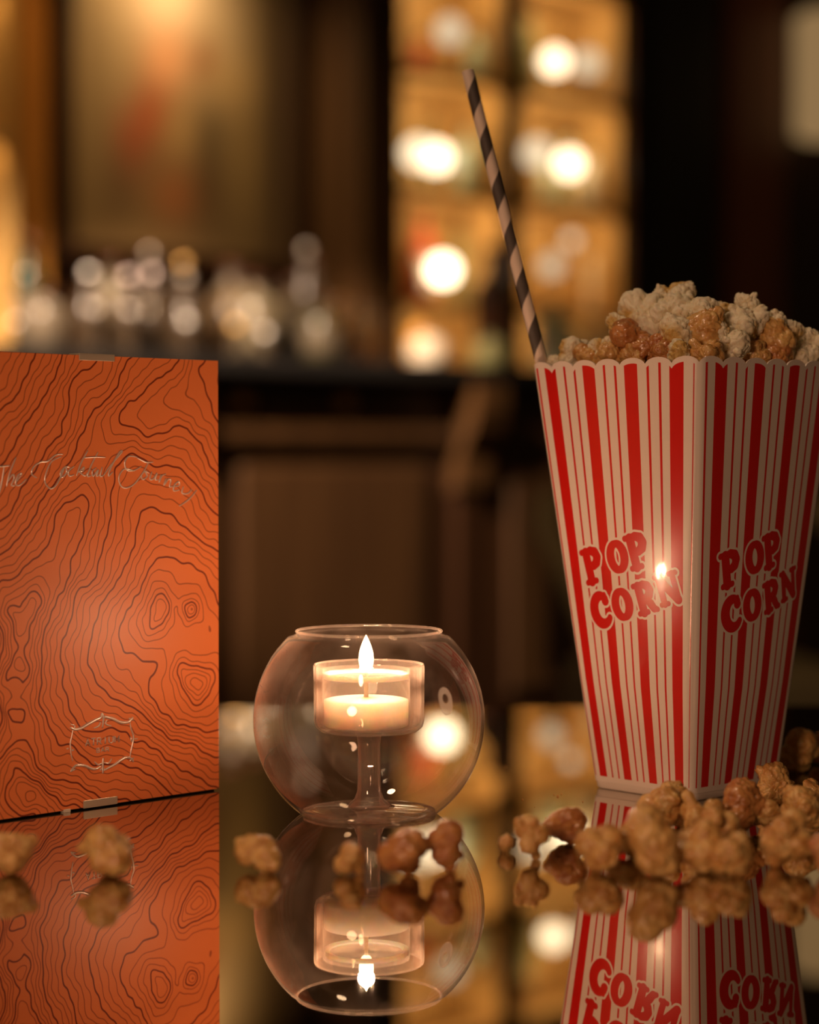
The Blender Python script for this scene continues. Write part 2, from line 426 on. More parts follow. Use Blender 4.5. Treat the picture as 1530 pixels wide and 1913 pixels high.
# cabinet at the left edge
root, u0 = wall_thing('side_cabinet', 'amber lit wooden cabinet at the far left of the back bar', 'cabinet', -60, 0.0)
a, b = U(-200, SHELF_D) - u0, U(14, SHELF_D) - u0
MB().box(a, b, -0.03, -0.005, 1.02, 3.0).build('back_panel', M_SHELFWOOD, root)
MB().box(b, b + 0.03, -SHELF_D, -0.005, 0, 3.0).build('side_panel', M_SHELFWOOD, root)
for z in (1.35, 1.75, 2.15, 2.55):
    MB().box(a, b, -SHELF_D + 0.01, -0.03, z - 0.028, z).build('shelf', M_SHELFWOOD, root)
    l = lamp('shelf_strip_light', 'AREA', on_wall((a + b) / 2 + u0, 0.285, z - 0.045), (1.0, 0.62, 0.28), 0.5, 0.30, on_wall((a + b) / 2 + u0, 0.0, z - 0.27), sizey=0.03)

# pilasters and dark door
def pilaster(name, px0, px1, v, m, label, z1=3.0, cat='pilaster'):
    u0, u1 = U(px0, v), U(px1, v)
    if px0 == 648:
        u0, u1 = U(545, 0.06) + 0.085, U(752, SHELF_D) - 0.045
    o = empty(name, on_wall((u0 + u1) / 2, 0.0, 0), WALL_A, label, cat)
    h = (u1 - u0) / 2
    MB().bbox(-h, h, -v, -0.002, 0.0, z1, 0.008).build('shaft', m, o)
    MB().bbox(-h - 0.015, h + 0.015, -v - 0.02, -0.002, 0.0, 0.14, 0.005).build('base', m, o)
    MB().bbox(-h - 0.01, h + 0.01, -v - 0.015, -0.002, z1, z1 + 0.12, 0.005).build('capital', m, o)
    return o


M_DIMWOOD = wood('dim_brown_wood', (0.07, 0.032, 0.010), (0.13, 0.06, 0.02), 0.45)
M_REDWOOD = wood('reddish_wood', (0.26, 0.075, 0.03), (0.36, 0.11, 0.04), 0.45)
M_AMBERP = wood('amber_pilaster_wood', (0.45, 0.17, 0.03), (0.62, 0.27, 0.05), 0.45)
pilaster('pilaster', 42, 96, 0.10, M_AMBERP, 'amber wooden pilaster between the left cabinet and the painting')
pilaster('pilaster', 648, 740, 0.29, M_DIMWOOD, 'brown wooden pilaster beside the lit display cabinet')
pilaster('pilaster', 1362, 1462, 0.06, M_REDWOOD, 'reddish brown pilaster behind the popcorn box, beside the cream wall light')
o, u0 = wall_thing('dark_door', 'nearly black wooden door between the lit cabinet and the reddish pilaster', 'door', 1265, 0.0)
a, b = U(1185, 0.05) - u0, U(1340, 0.05) - u0
MB().box(a, b, -0.05, -0.002, 0.01, 2.9).build('door_leaf', M_BLACK, o)
MB().bbox(a + 0.06, b - 0.06, -0.065, -0.045, 1.4, 2.7, 0.01).build('upper_panel', M_BLACK, o)
MB().bbox(a + 0.06, b - 0.06, -0.065, -0.045, 0.3, 1.2, 0.01).build('lower_panel', M_BLACK, o)

lamp('pilaster_fill_spot', 'SPOT', on_wall(U(60, 0.6) , 0.75, 2.9), (1.0, 0.62, 0.25), 30, 0.03, on_wall(U(68, 0.1), 0.1, 1.75), 38, 0.8)  # unseen spot added to brighten the amber pilaster
# painting
pu0, pu1 = U(135, 0.06), U(545, 0.06)
pz0, pz1 = Z(330, 470, 0.06), 3.05
o = empty('painting', on_wall((pu0 + pu1) / 2, 0.03, pz0), WALL_A, 'large blurred painting of a standing figure in ochre and red, lit from above', 'painting')
w, h = pu1 - pu0, pz1 - pz0
NU, NV = 60, 90
vs, fs, cols = [], [], []
BL = [  # px, py, rx, ry, colour, weight
    (335, 15, 80, 90, (0.95, 0.68, 0.40), 1.0), (320, 120, 55, 70, (0.95, 0.42, 0.17), 1.0), (400, 120, 55, 130, (0.62, 0.42, 0.20), 0.9),  # first blob paints the picture light's bright pool into the canvas
    (285, 215, 32, 60, (0.55, 0.09, 0.02), 0.9), (245, 260, 30, 70, (0.42, 0.06, 0.015), 0.8), (385, 120, 22, 40, (0.34, 0.10, 0.03), 0.8),
    (430, 165, 50, 55, (0.62, 0.38, 0.14), 0.8), (340, 250, 38, 70, (0.62, 0.36, 0.12), 0.8), (330, 370, 45, 60, (0.50, 0.17, 0.05), 0.9),
    (395, 340, 30, 90, (0.14, 0.07, 0.025), 0.8), (395, 250, 24, 60, (0.12, 0.08, 0.03), 0.7), (170, 250, 40, 400, (0.26, 0.16, 0.06), 0.7),
    (460, 300, 45, 130, (0.36, 0.22, 0.07), 0.8), (225, 350, 30, 90, (0.15, 0.08, 0.03), 0.7), (240, 120, 40, 100, (0.42, 0.27, 0.11), 0.6),
    (520, 200, 30, 500, (0.07, 0.035, 0.015), 0.9), (300, 440, 120, 40, (0.40, 0.24, 0.10), 0.5)]
for j in range(NV + 1):
    for i in range(NU + 1):
        x, z = -w / 2 + w * i / NU, h * j / NV
        vs.append((x, -0.03, z))
        uu = x + (pu0 + pu1) / 2
        yy = (WALL_P[1] + uu * SA - 0.06 * CA)
        xx = uu * CA + 0.06 * SA
        px, py = 765 + xx / yy * 4000, 853 - (z + pz0 - EYE_Z) / yy * 4000
        c = np.array((0.24, 0.15, 0.055))
        for bx, by, rx, ry, bc, bw in BL:
            g = bw * math.exp(-(((px - bx) / rx) ** 2 + ((py - by) / ry) ** 2))
            c = c * (1 - g) + np.array(bc) * g
        cols.append((*c, 1))
for j in range(NV):
    for i in range(NU):
        k = j * (NU + 1) + i
        fs.append((k, k + 1, k + NU + 2, k + NU + 1))
mb = MB(); mb.add(vs, fs)
me = mb.mesh('canvas')
ca = me.color_attributes.new('paint', 'FLOAT_COLOR', 'POINT')
ca.data.foreach_set('color', np.array(cols, dtype=np.float32).ravel())
m = mat('oil_paint_with_glow', (1, 1, 1), 0.6)
an = N(m, 'ShaderNodeAttribute', attribute_name='paint')
L(m, an.outputs['Color'], m.node_tree.nodes['Principled BSDF'].inputs['Base Color'])
link('canvas', me, m, o)
mb = MB()
for (x0, x1, za, zc) in ((-w / 2 - 0.05, -w / 2, -0.05, h + 0.05), (w / 2, w / 2 + 0.05, -0.05, h + 0.05), (-w / 2, w / 2, -0.05, 0), (-w / 2, w / 2, h, h + 0.05)):
    mb.bbox(x0, x1, -0.05, 0.028, za, zc, 0.006)
mb.build('frame', M_DARKWOOD, o)
lamp('picture_light', 'SPOT', on_wall(U(345, 0.5), 0.38, 2.62), (1.0, 0.72, 0.42), 42, 0.03, on_wall(U(345, 0.05), 0.05, 2.0), 84, 1.0)

# cream wall light at the right edge
o, u0 = wall_thing('wall_light', 'cream shade of a wall light at the upper right corner', 'lamp', 1545, 0.14, Z(1545, 262, 0.14))
hh = Z(1545, 30, 0.14) - Z(1545, 262, 0.14)
MB().lathe([(0.10, 0), (0.135, 0.02), (0.135, hh - 0.02), (0.11, hh), (0.107, hh - 0.002), (0.132, hh - 0.025), (0.132, 0.025), (0.097, 0.003)], 32).build(
    'shade', emit('lit_cream_shade', (1.0, 0.60, 0.25), 0.27), o)
MB().box(-0.03, 0.03, 0.0, 0.138, hh * 0.45, hh * 0.55).build('bracket', M_BRASS, o)

# ------------------------------------------------------------------ the bar counter in front
V_C = 1.17
CZ = Z(700, 672, V_C)
uA, uB = -2.6, 4.2
o = empty('bar_counter', on_wall((uA + uB) / 2, V_C - 0.3, 0), WALL_A, 'long dark wooden bar counter with panelled front and black top behind the table', 'bar counter')
ha = (uB - uA) / 2
uc = (uA + uB) / 2
MB().bbox(-ha, ha, -0.30, 0.35, CZ - 0.045, CZ, 0.008).build('countertop', M_COUNTER, o)
MB().box(-ha, ha, -0.20, 0.33, 0.05, CZ - 0.045).build('body', M_DARKWOOD, o)
MB().bbox(-ha, ha, -0.235, -0.199, CZ - 0.205, CZ - 0.165, 0.006).build('moulding', M_BARWOOD, o)
MB().bbox(-ha, ha, -0.22, -0.199, 0.05, 0.20, 0.006).build('plinth', M_BARWOOD, o)
px_edges = [(-150, 150), (190, 405), (440, 790), (945, 1180), (1230, 1560)]
for a, b in px_edges:
    ua, ub = U(a, V_C - 0.1) - uc, U(b, V_C - 0.1) - uc
    MB().bbox(ua, ub, -0.225, -0.199, 0.26, CZ - 0.26, 0.012).build('front_panel', M_BARWOOD, o)
for px in (60, 455, 645, 1060):
    ua = U(px, V_C - 0.1) - uc
    MB().lathe([(0.002, 0), (0.026, 0), (0.022, 0.01), (0.012, 0.016), (0.0, 0.018)], 20).build('rosette', M_BRASS, o, (ua, -0.20, CZ - 0.105), (math.pi / 2, 0, 0))
for px in (300, 890, 1330):
    ua = U(px, V_C - 0.05) - uc
    mb = MB()
    prof = [(-0.20, 0), (-0.31, 0), (-0.31, -0.06), (-0.29, -0.12), (-0.25, -0.19), (-0.24, -0.27), (-0.20, -0.29)]
    vs = [(ua - 0.055, y, CZ - 0.05 + z) for y, z in prof] + [(ua + 0.055, y, CZ - 0.05 + z) for y, z in prof]
    n = len(prof)
    mb.add(vs, [list(range(n)), list(range(n, 2 * n))[::-1]] + [(i, i + n, (i + 1) % n + n, (i + 1) % n) for i in range(n)])
    mb.build('corbel', M_DIMWOOD, o)
    MB().bbox(ua - 0.045, ua + 0.045, -0.22, -0.199, 0.2, CZ - 0.34, 0.006).build('pilaster_strip', M_DARKWOOD, o)

# ------------------------------------------------------------------ bottles, glasses, glowing globes
def bottle_profile(r, h, neck):
    return [(0.0, 0.0), (r * 0.9, 0.0), (r, 0.006), (r, h * 0.62), (r * 0.86, h * 0.70), (neck * 1.25, h * 0.78), (neck, h * 0.82), (neck, h * 0.97), (neck * 1.25, h * 0.975), (neck * 1.25, h), (0, h)]


GM = {}
def gmat(key, col, rough=0.12, trans=0.0):
    if key not in GM:
        GM[key] = mat('glass_' + key, col, rough, 0.0, Transmission_Weight=trans, IOR=1.3)
    return GM[key]


PALE = gmat('pale_green', (0.62, 0.72, 0.48), 0.25)
CREAM = gmat('cream', (0.85, 0.75, 0.52), 0.25)
AMBER = gmat('amber', (0.60, 0.28, 0.05), 0.2)
REDG = gmat('red', (0.62, 0.10, 0.05), 0.2)
GREEN = gmat('deep_green', (0.02, 0.10, 0.025), 0.2)
OLIVE = gmat('olive', (0.28, 0.26, 0.11), 0.25)
DARK = gmat('dark', (0.05, 0.02, 0.01), 0.15)
MILK = gmat('milky', (0.72, 0.62, 0.48), 0.35)
GREY = gmat('smoky', (0.36, 0.32, 0.26), 0.25)


def bottle(name, loc, r, h, m, label, cat='bottle', lab=None, rz=0.0, group=None):
    o = empty(name, loc, rz, label, cat, group)
    MB().lathe(bottle_profile(r, h, r * 0.33), 28).build('glass_body', m, o)
    MB().lathe([(0, h * 0.93), (r * 0.46, h * 0.93), (r * 0.46, h * 1.02), (0, h * 1.02)], 20).build('cap', DARK, o)
    if lab is not None:
        MB().lathe([(r * 1.01, h * 0.16), (r * 1.02, h * 0.17), (r * 1.02, h * 0.50), (r * 1.01, h * 0.51)], 28).build('paper_label', lab, o)
    return o


def shelf_spot(px, py_base, v):
    """nearest shelf top below the given height"""
    u, z = wall_uz(px, py_base, v)
    zs = sorted([z3, z2, z1, z1 + (z1 - z2), 1.02], key=lambda s: abs(s - z))
    return on_wall(u, v, zs[0])


def lit_glass_glow(px, py, r, label, strength, base_z):  # glowing globe in place of bottles lit by the shelf strips
    u, z = wall_uz(px, py, 0.17)
    o = empty('lit_glass_glow', on_wall(u, 0.17, base_z), WALL_A, label, 'lamp')
    zc = z - base_z
    rr = min(r, zc - 0.012)
    prof = [(0.0, zc - rr)] + [(rr * math.sin(a), zc - rr * math.cos(a)) for a in [math.pi * k / 14 for k in range(1, 14)]] + [(0, zc + rr)]
    MB().lathe(prof, 28).build('glowing_globe', emit('lit_glass_emission', (1.0, 0.80, 0.52), strength), o)
    MB().lathe([(0, 0), (0.035, 0), (0.035, 0.008), (0.012, 0.012), (0.012, zc - rr + 0.004), (0, zc - rr + 0.004)], 20).build('stand', M_BRASS, o)
    return o


lit_glass_glow(814, 296, 0.044, 'brightest white globe standing in for lit glass on the left bay shelf, middle height', 4.2, z2)
lit_glass_glow(1035, 118, 0.042, 'glowing white globe standing in for lit glass on the upper shelf of the right bay', 3.4, z1)
lit_glass_glow(1062, 308, 0.044, 'white glowing globe standing in for lit glass on the middle shelf of the right bay', 4.0, z2)
lit_glass_glow(828, 505, 0.044, 'round white-hot globe standing in for lit glass on the lowest shelf of the left bay', 6.0, z3)

lit_glass_glow(781, 288, 0.046, 'dimmer glowing globe standing in for lit glass, at the left of the brightest one in the left bay', 2.0, z2)
lit_glass_glow(848, 300, 0.032, 'dim glowing globe standing in for lit glass, right of the brightest one in the left bay', 0.9, z2)
lit_glass_glow(1002, 288, 0.045, 'cream glowing globe standing in for lit glass, left of the white one, middle right shelf', 1.2, z2)
lit_glass_glow(1094, 122, 0.044, 'cream glowing globe standing in for lit glass, at the right of the upper right shelf', 0.9, z1)
lit_glass_glow(840, 62, 0.042, 'cream glowing globe standing in for lit glass, on the upper shelf of the left bay', 0.9, z1)
lit_glass_glow(1030, 497, 0.036, 'peach glowing globe standing in for lit glass, on the lowest right shelf', 0.8, z3)
lit_glass_glow(1067, 450, 0.022, 'small round pale globe standing in for lit glass, raised above the lowest right shelf', 1.3, z3)

SB = [  # px, base z, v, radius, height, material, label material, label
    (785, z1, 0.12, 0.028, 0.14, REDG, None, 'small red bottle at the left end of the upper left shelf'),
    (888, z1, 0.20, 0.036, 0.17, PALE, None, 'pale green bottle on the upper left shelf behind the straw tip'),
    (800, z2, 0.06, 0.034, 0.26, OLIVE, None, 'dull green bottle standing behind the bright globe in the left bay'),
    (872, z2, 0.20, 0.036, 0.22, PALE, None, 'pale green bottle right of the bright globe in the left bay'),
    (790, z3, 0.10, 0.034, 0.30, REDG, MILK, 'pink and red bottle behind the white-hot globe on the lowest left shelf'),
    (775, z3, 0.24, 0.028, 0.15, REDG, None, 'short red bottle just left of the white-hot globe'),
    (862, z3, 0.10, 0.034, 0.30, OLIVE, None, 'tall olive bottle beside the straw on the lowest left shelf'),
    (985, z1, 0.12, 0.036, 0.30, OLIVE, None, 'tall olive bottle at the left of the upper right shelf'),
    (1110, z1, 0.10, 0.036, 0.31, OLIVE, None, 'tall olive bottle at the right of the upper right shelf'),
    (1012, z2, 0.08, 0.034, 0.28, OLIVE, PALE, 'pale green bottle at the back of the middle right shelf, left one'),
    (1058, z2, 0.07, 0.034, 0.28, PALE, None, 'pale bottle rising directly behind the middle right glowing globe'),
    (1102, z2, 0.20, 0.030, 0.20, CREAM, None, 'cream bottle at the right of the middle right shelf'),
    (1108, z3, 0.14, 0.030, 0.28, CREAM, None, 'slender pale bottle at the right of the lowest right shelf'),
]
for px, z, v, r, h, m, lb, lab in SB:
    bottle('bottle', on_wall(U(px, v), v, z), r, h, m, lab, 'bottle', lb)

CB = [  # bottles on the bar counter: px, v, r, height, mat, label mat, label
    (55, 1.02, 0.036, 0.25, GREEN, MILK, 'dark green bottle with pale label at the left end of the bar'),
    (85, 1.10, 0.050, 0.13, MILK, None, 'pale jar at the left end of the bar counter'),
    (210, 0.95, 0.040, 0.22, CREAM, None, 'cream bottle behind the left cluster of round highlights'),
    (433, 0.92, 0.055, 0.235, MILK, None, 'broad milky decanter left of the cream decanter'),
    (478, 1.05, 0.062, 0.195, CREAM, None, 'broad cream decanter, the brightest pale one in the middle of the bar'),
    (545, 1.00, 0.040, 0.20, GREY, None, 'smoky grey bottle on the bar left of the brown pilaster'),
    (585, 0.95, 0.034, 0.26, GREY, None, 'taller smoky bottle on the bar beside the brown pilaster'),
    (600, 1.08, 0.046, 0.15, OLIVE, MILK, 'olive bottle with pale label at the right of the glassware'),
    (632, 1.05, 0.030, 0.15, AMBER, None, 'amber bottle at the right end of the glassware, before the brown pilaster'),
    (785, 1.02, 0.034, 0.13, AMBER, None, 'squat amber bottle below the white-hot globe'),
    (800, 1.10, 0.050, 0.085, MILK, None, 'pale bowl-shaped jar below the white-hot globe'),
    (922, 0.95, 0.055, 0.33, DARK, None, 'big nearly black bottle left of the straw'),
    (915, 1.10, 0.046, 0.09, OLIVE, None, 'low olive jar in front of the nearly black bottle'),
    (1035, 1.05, 0.048, 0.19, PALE, MILK, 'pale green bottle just right of the straw above the box rim'),
    (1065, 1.10, 0.040, 0.12, PALE, None, 'short pale green jar above the box rim'),
    (1120, 1.00, 0.045, 0.16, GREY, None, 'smoky jar on the bar behind the left of the popcorn'),
]
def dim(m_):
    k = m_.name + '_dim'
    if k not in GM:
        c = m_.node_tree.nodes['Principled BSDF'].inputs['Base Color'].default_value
        GM[k] = mat(k.replace('_dim', '_spot_darkened'), (c[0] * 0.15, c[1] * 0.135, c[2] * 0.12), 0.3)  # darkened copy of the glass colour, offsets the strong bar spot
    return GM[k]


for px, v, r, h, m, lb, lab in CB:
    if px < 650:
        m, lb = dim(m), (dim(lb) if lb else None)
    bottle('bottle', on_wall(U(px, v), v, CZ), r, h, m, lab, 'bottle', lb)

# metal balls and cups added to catch the bar spot as round glints
def decanter(px, py, v, m, label, big=False):
    u, z = wall_uz(px, py, v)
    h = z - CZ
    o = empty('decanter', on_wall(u, v, CZ), 0, label, 'decanter')
    r = 0.013
    zb = h - r
    MB().lathe([(0, 0), (0.036, 0), (0.040, 0.006), (0.040, zb * 0.55), (0.030, zb * 0.72), (0.012, zb * 0.85), (0.011, zb), (0, zb)], 28).build('glass_body', SMOKY, o)
    MB().lathe([(0, zb - 0.002)] + [(r * math.sin(a), h - r * math.cos(a)) for a in [math.pi * k / 12 for k in range(1, 12)]] + [(0, h + r)], 28).build('glint_ball', m, o)


def dome_cup(px, py, v, m, label):
    u, z = wall_uz(px, py, v)
    h = max(z - CZ, 0.05)
    o = empty('glint_cup', on_wall(u, v, CZ), 0, label, 'cup')
    r = 0.014
    MB().lathe([(0, 0), (0.025, 0), (0.025, 0.004), (0.006, 0.008), (0.005, h - r), (0, h - r)], 24).build('foot', SMOKY, o)
    MB().lathe([(0, h - r)] + [(r * math.sin(a), h - r * math.cos(a)) for a in [math.pi * k / 14 for k in range(1, 11)]] + [(r * 0.70, h + r * 0.62), (0, h + r * 0.6)], 32).build('bowl', m, o)


GLASSY = thin_glass('bar_glassware', (0.9, 0.84, 0.72), 0.016, 0.03, (0.7, 0.5, 0.3), patch=False, rough=0.3)
SMOKY = mat('dark_smoky_glass', (0.035, 0.022, 0.012), 0.3)
G_W = mat('bright_glint_metal', (0.95, 0.90, 0.84), 0.42, 0.7)  # ball and cup tints set the colour and strength of each glint
G_P = mat('rosy_glint_metal', (0.95, 0.78, 0.74), 0.42, 0.7)
G_A = mat('amber_glint_metal', (0.95, 0.58, 0.20), 0.42, 0.7)
G_D = mat('dull_glint_metal', (0.48, 0.42, 0.36), 0.42, 0.7)
for px, py, v, m, lab in (
        (168, 512, 1.05, G_W, 'leftmost tall decanter with a ball added for a round bright highlight'),
        (242, 518, 1.06, G_P, 'decanter with a ball added for the rosy round highlight, second bright one from the left'),
        (286, 513, 1.00, G_P, 'decanter whose added ball makes a highlight overlapping the rosy one on its right side'),
        (281, 475, 0.90, G_D, 'taller decanter at the back with a ball added for a faint highlight above the others'),
        (344, 493, 0.95, G_A, 'decanter with a ball added for an amber highlight in the middle of the glassware'),
        (348, 522, 1.06, G_D, 'decanter with a ball added for a dim highlight just under the amber one'),
        (573, 468, 0.95, G_D, 'tall decanter with a ball added for a faint highlight at the right of the bar glassware'),
        (635, 567, 1.00, G_A, 'decanter with a ball added for a dim orange highlight before the brown pilaster')):
    decanter(px, py, v, m, lab)
for px, py, v, m, lab in (
        (180, 580, 1.12, G_D, 'cup added for the leftmost dim disc of light in the lower row'),
        (246, 583, 1.12, G_D, 'cup added for a dim disc of light, second in the lower row'),
        (350, 601, 1.13, G_W, 'cup added for a bright pale disc of light in the middle of the lower row'),
        (441, 609, 1.12, G_A, 'gilt cup added for an amber disc of light in the lower row'),
        (497, 623, 1.13, G_W, 'cup added for a pale disc of light right of the gilt cup'),
        (33, 622, 1.13, G_D, 'cup added for a dim disc of light at the far left above the menu'),
        (1066, 450, 1.13, G_D, 'cup high on the bar near the straw')):
    if px != 1066:
        dome_cup(px, py, v, m, lab)

# the crowd of plain tumblers between them
tm = MB().lathe([(0, 0.004), (0.032, 0.004), (0.036, 0.10), (0.034, 0.10), (0.030, 0.010), (0, 0.010)], 24).mesh('tumbler')
random.seed(5)
k = 0
for px in range(130, 700, 30):
    for v in (0.88, 0.94, 1.00):
        if random.random() < (0.85 if px < 350 else 0.25):
            continue
        p = px + random.uniform(-8, 8)
        u = U(p, v)
        o = bpy.data.objects.new('tumbler', tm)
        COL.objects.link(o)
        o.location = on_wall(u, v + random.uniform(-0.01, 0.01), CZ)
        s = random.uniform(0.8, 1.25)
        o.scale = (s, s, s * random.uniform(0.9, 1.5))
        tag(o, 'clear glass tumbler in the blurred crowd of glassware on the bar', 'glass', 'tumblers on the bar counter')
        k += 1
tm.materials.append(GLASSY)

# armchair between the table and the bar
o = empty('armchair', (0.64, 4.6, 0), math.radians(8), 'beige upholstered armchair behind the popcorn box, mostly hidden', 'armchair')
M_UPH = mat('beige_upholstery', (0.32, 0.26, 0.15), 0.8)
MB().bbox(-0.27, 0.27, -0.28, 0.25, 0.30, 0.46, 0.03).build('seat', M_UPH, o)
MB().bbox(-0.30, 0.30, 0.18, 0.30, 0.40, 0.80, 0.04).build('backrest', M_DARKWOOD, o)
for s in (-1, 1):
    mb = MB()
    mb.tube(spline([(s * 0.29, 0.26, 0.80), (s * 0.33, 0.10, 0.74), (s * 0.33, -0.12, 0.66), (s * 0.30, -0.26, 0.52), (s * 0.28, -0.28, 0.40)], 6), 0.032, 10)
    mb.build('armrest', M_UPH, o)
for sx in (-1, 1):
    for sy in (-1, 1):
        MB().lathe([(0, 0), (0.014, 0), (0.022, 0.31), (0, 0.31)], 12, (sx * 0.23, sy * 0.22, 0)).build('leg', M_DARKWOOD, o)

# ------------------------------------------------------------------ table
o = empty('table', (0, 0, 0), 0, 'table with a black mirror-polished top carrying the menu, candle and popcorn', 'table')
m = mat('mirror_polished_top', (0.52, 0.47, 0.40), 0.012, 1.0)
mb = MB().bbox(-1.1, 1.1, 0.10, 1.29, TABLE_Z - 0.022, TABLE_Z, 0.002)
mb.build('table_top', m, o)
MB().box(-0.98, 0.98, 0.2, 1.17, TABLE_Z - 0.08, TABLE_Z - 0.022).build('apron', M_BLACK, o)
for sx in (-1, 1):
    for yy in (0.22, 1.14):
        MB().bbox(sx * 0.95 - 0.03, sx * 0.95 + 0.03, yy - 0.03, yy + 0.03, 0, TABLE_Z - 0.022, 0.004).build('leg', M_BLACK, o)

# ------------------------------------------------------------------ menu
cm = 0.01
MENU = empty('menu', (-17.64 * cm, 86.82 * cm, TABLE_Z), math.atan2(0.7114, 0.7028),
             'orange cocktail menu with brown contour lines and silver lettering standing on the table', 'menu')
W_, H_ = 12.9, 19.3


def rbf_field(X, Y):
    P = np.array(CONTOUR_POINTS)
    px, py, h = P[:, 0], P[:, 1], P[:, 2]
    n = len(P)
    def phi(d2):
        return 0.5 * d2 * np.log(d2 + 1e-9)
    A = np.zeros((n + 3, n + 3))
    d2 = (px[:, None] - px) ** 2 + (py[:, None] - py) ** 2
    A[:n, :n] = phi(d2) + np.eye(n) * 0.02
    A[:n, n], A[:n, n + 1], A[:n, n + 2] = 1, px, py
    A[n:, :n] = A[:n, n:].T
    w = np.linalg.solve(A, np.concatenate([h, [0, 0, 0]]))
    out = np.zeros(X.shape)
    for i in range(n):
        out += w[i] * phi((X - px[i]) ** 2 + (Y - py[i]) ** 2)
    return out + w[n] + w[n + 1] * X + w[n + 2] * Y


NX, NZ = 230, 340
gx = np.linspace(0, W_, NX + 1)
gz = np.linspace(0.09, H_, NZ + 1)
X, Z_ = np.meshgrid(gx, gz)
DX = 0.08 * np.sin(2.3 * Z_ + 1.1 * X) + 0.05 * np.sin(5.1 * Z_ - 3.3 * X + 1) + 0.03 * np.sin(9.7 * X + 4 * Z_)
DZ = 0.08 * np.sin(2.9 * X + 0.7 * Z_ + 2) + 0.04 * np.sin(6.3 * X - 2.2 * Z_)
F = rbf_field(X + DX, Z_ + DZ) * 4.0
gy_, gx_ = np.gradient(F, gz, gx)
G = np.sqrt(gx_ ** 2 + gy_ ** 2) + 0.3
mb = MB()
TH = 0.22
vs = [(x * cm, 0, z * cm) for x, z in zip(X.ravel(), Z_.ravel())]
fs = []
for j in range(NZ):
    for i in range(NX):
        k = j * (NX + 1) + i
        fs.append((k, k + 1, k + NX + 2, k + NX + 1))
mb.add(vs, fs, 0)
z0, z1_ = 0.09 * cm, H_ * cm
y1 = TH * cm
mb.add([(0, 0, z0), (W_ * cm, 0, z0), (W_ * cm, 0, z1_), (0, 0, z1_), (0, y1, z0), (W_ * cm, y1, z0), (W_ * cm, y1, z1_), (0, y1, z1_)],
       [(4, 7, 6, 5), (0, 4, 5, 1), (1, 5, 6, 2), (2, 6, 7, 3), (3, 7, 4, 0)], 1)
me = mb.mesh('cover')
for nm, arr in (('level', F), ('slope', G)):
    at = me.attributes.new(nm, 'FLOAT', 'POINT')
    data = np.zeros(len(me.vertices), dtype=np.float32)
    data[:arr.size] = arr.ravel()
    at.data.foreach_set('value', data)
m = mat('orange_menu_cover', (0.8, 0.2, 0.04), 0.42)
p = m.node_tree.nodes['Principled BSDF']
lv = N(m, 'ShaderNodeAttribute', attribute_name='level').outputs['Fac']
sl = N(m, 'ShaderNodeAttribute', attribute_name='slope').outputs['Fac']
def line(level, width, soft):
    d = M(m, 'ABSOLUTE', M(m, 'SUBTRACT', M(m, 'FRACT', M(m, 'ADD', level, 0.5)), 0.5))
    return d
d1 = M(m, 'DIVIDE', line(lv, 0, 0), sl)
lv4 = M(m, 'DIVIDE', lv, 4.0)
d4 = M(m, 'DIVIDE', M(m, 'MULTIPLY', line(lv4, 0, 0), 4.0), sl)
def edge(d, w, s):
    n = N(m, 'ShaderNodeMapRange')
    n.inputs['From Min'].default_value = w
    n.inputs['From Max'].default_value = w + s
    n.inputs['To Min'].default_value = 1
    n.inputs['To Max'].default_value = 0
    L(m, d, n.inputs['Value'])
    return n.outputs[0]
k1 = M(m, 'MULTIPLY', edge(d1, 0.012, 0.016), 0.72)
k4 = edge(d4, 0.024, 0.018)
kk = M(m, 'MAXIMUM', k1, k4)
L(m, mixc(m, kk, (0.86, 0.23, 0.062), (0.20, 0.022, 0.006)), p.inputs['Base Color'])
p.inputs['Specular IOR Level'].default_value = 0.5
link('cover', me, [m, mat('cream_card_edge', (0.75, 0.55, 0.35), 0.6)], MENU)
MB().bbox(0.05 * cm, (W_ - 0.06) * cm, (TH + 0.02) * cm, (TH + 0.35) * cm, 0.0, (H_ - 0.1) * cm, 0.0003).build('backing_board', M_BLACK, MENU)
M_CLIP = mat('brushed_clip_metal', (0.72, 0.64, 0.50), 0.35, 0.6)
def clip(x0, x1, z0, z1, topped, name):
    mb = MB()
    mb.bbox(x0 * cm, x1 * cm, -0.07 * cm, -0.005 * cm, z0 * cm, z1 * cm, 0.0002)
    if topped > 0:
        mb.bbox(x0 * cm, x1 * cm, -0.07 * cm, (TH + 0.45) * cm, (z1 - 0.05) * cm, (z1 + 0.02) * cm, 0.0002)
    mb.build(name, M_CLIP, MENU)
clip(5.22, 7.08, H_ - 0.22, H_ + 0.06, 1, 'clip')
clip(5.35, 7.15, 0.06, 0.40, -1, 'clip')
MB().bbox(4.34 * cm, 4.68 * cm, -0.06 * cm, (TH + 0.02) * cm, 0.0, 0.14 * cm, 0.0002).build('spacer', mat('clear_spacer', (0.7, 0.62, 0.5), 0.2), MENU)
M_FOIL = mat('silver_foil', (0.95, 0.82, 0.72), 0.28, 0.55)
mb = MB()
for s in TITLE_STROKES:
    q = [(max(x, 0.15) * cm, -0.012 * cm, z * cm) for x, z in spline(s, 6)]
    n = len(q)
    mb.tube(q, [0.034 * cm * (0.6 + 0.5 * math.sin(math.pi * i / max(n - 1, 1)) ** 0.5) for i in range(n)], 8)
mb.build('title_lettering', M_FOIL, MENU)
mb = MB()
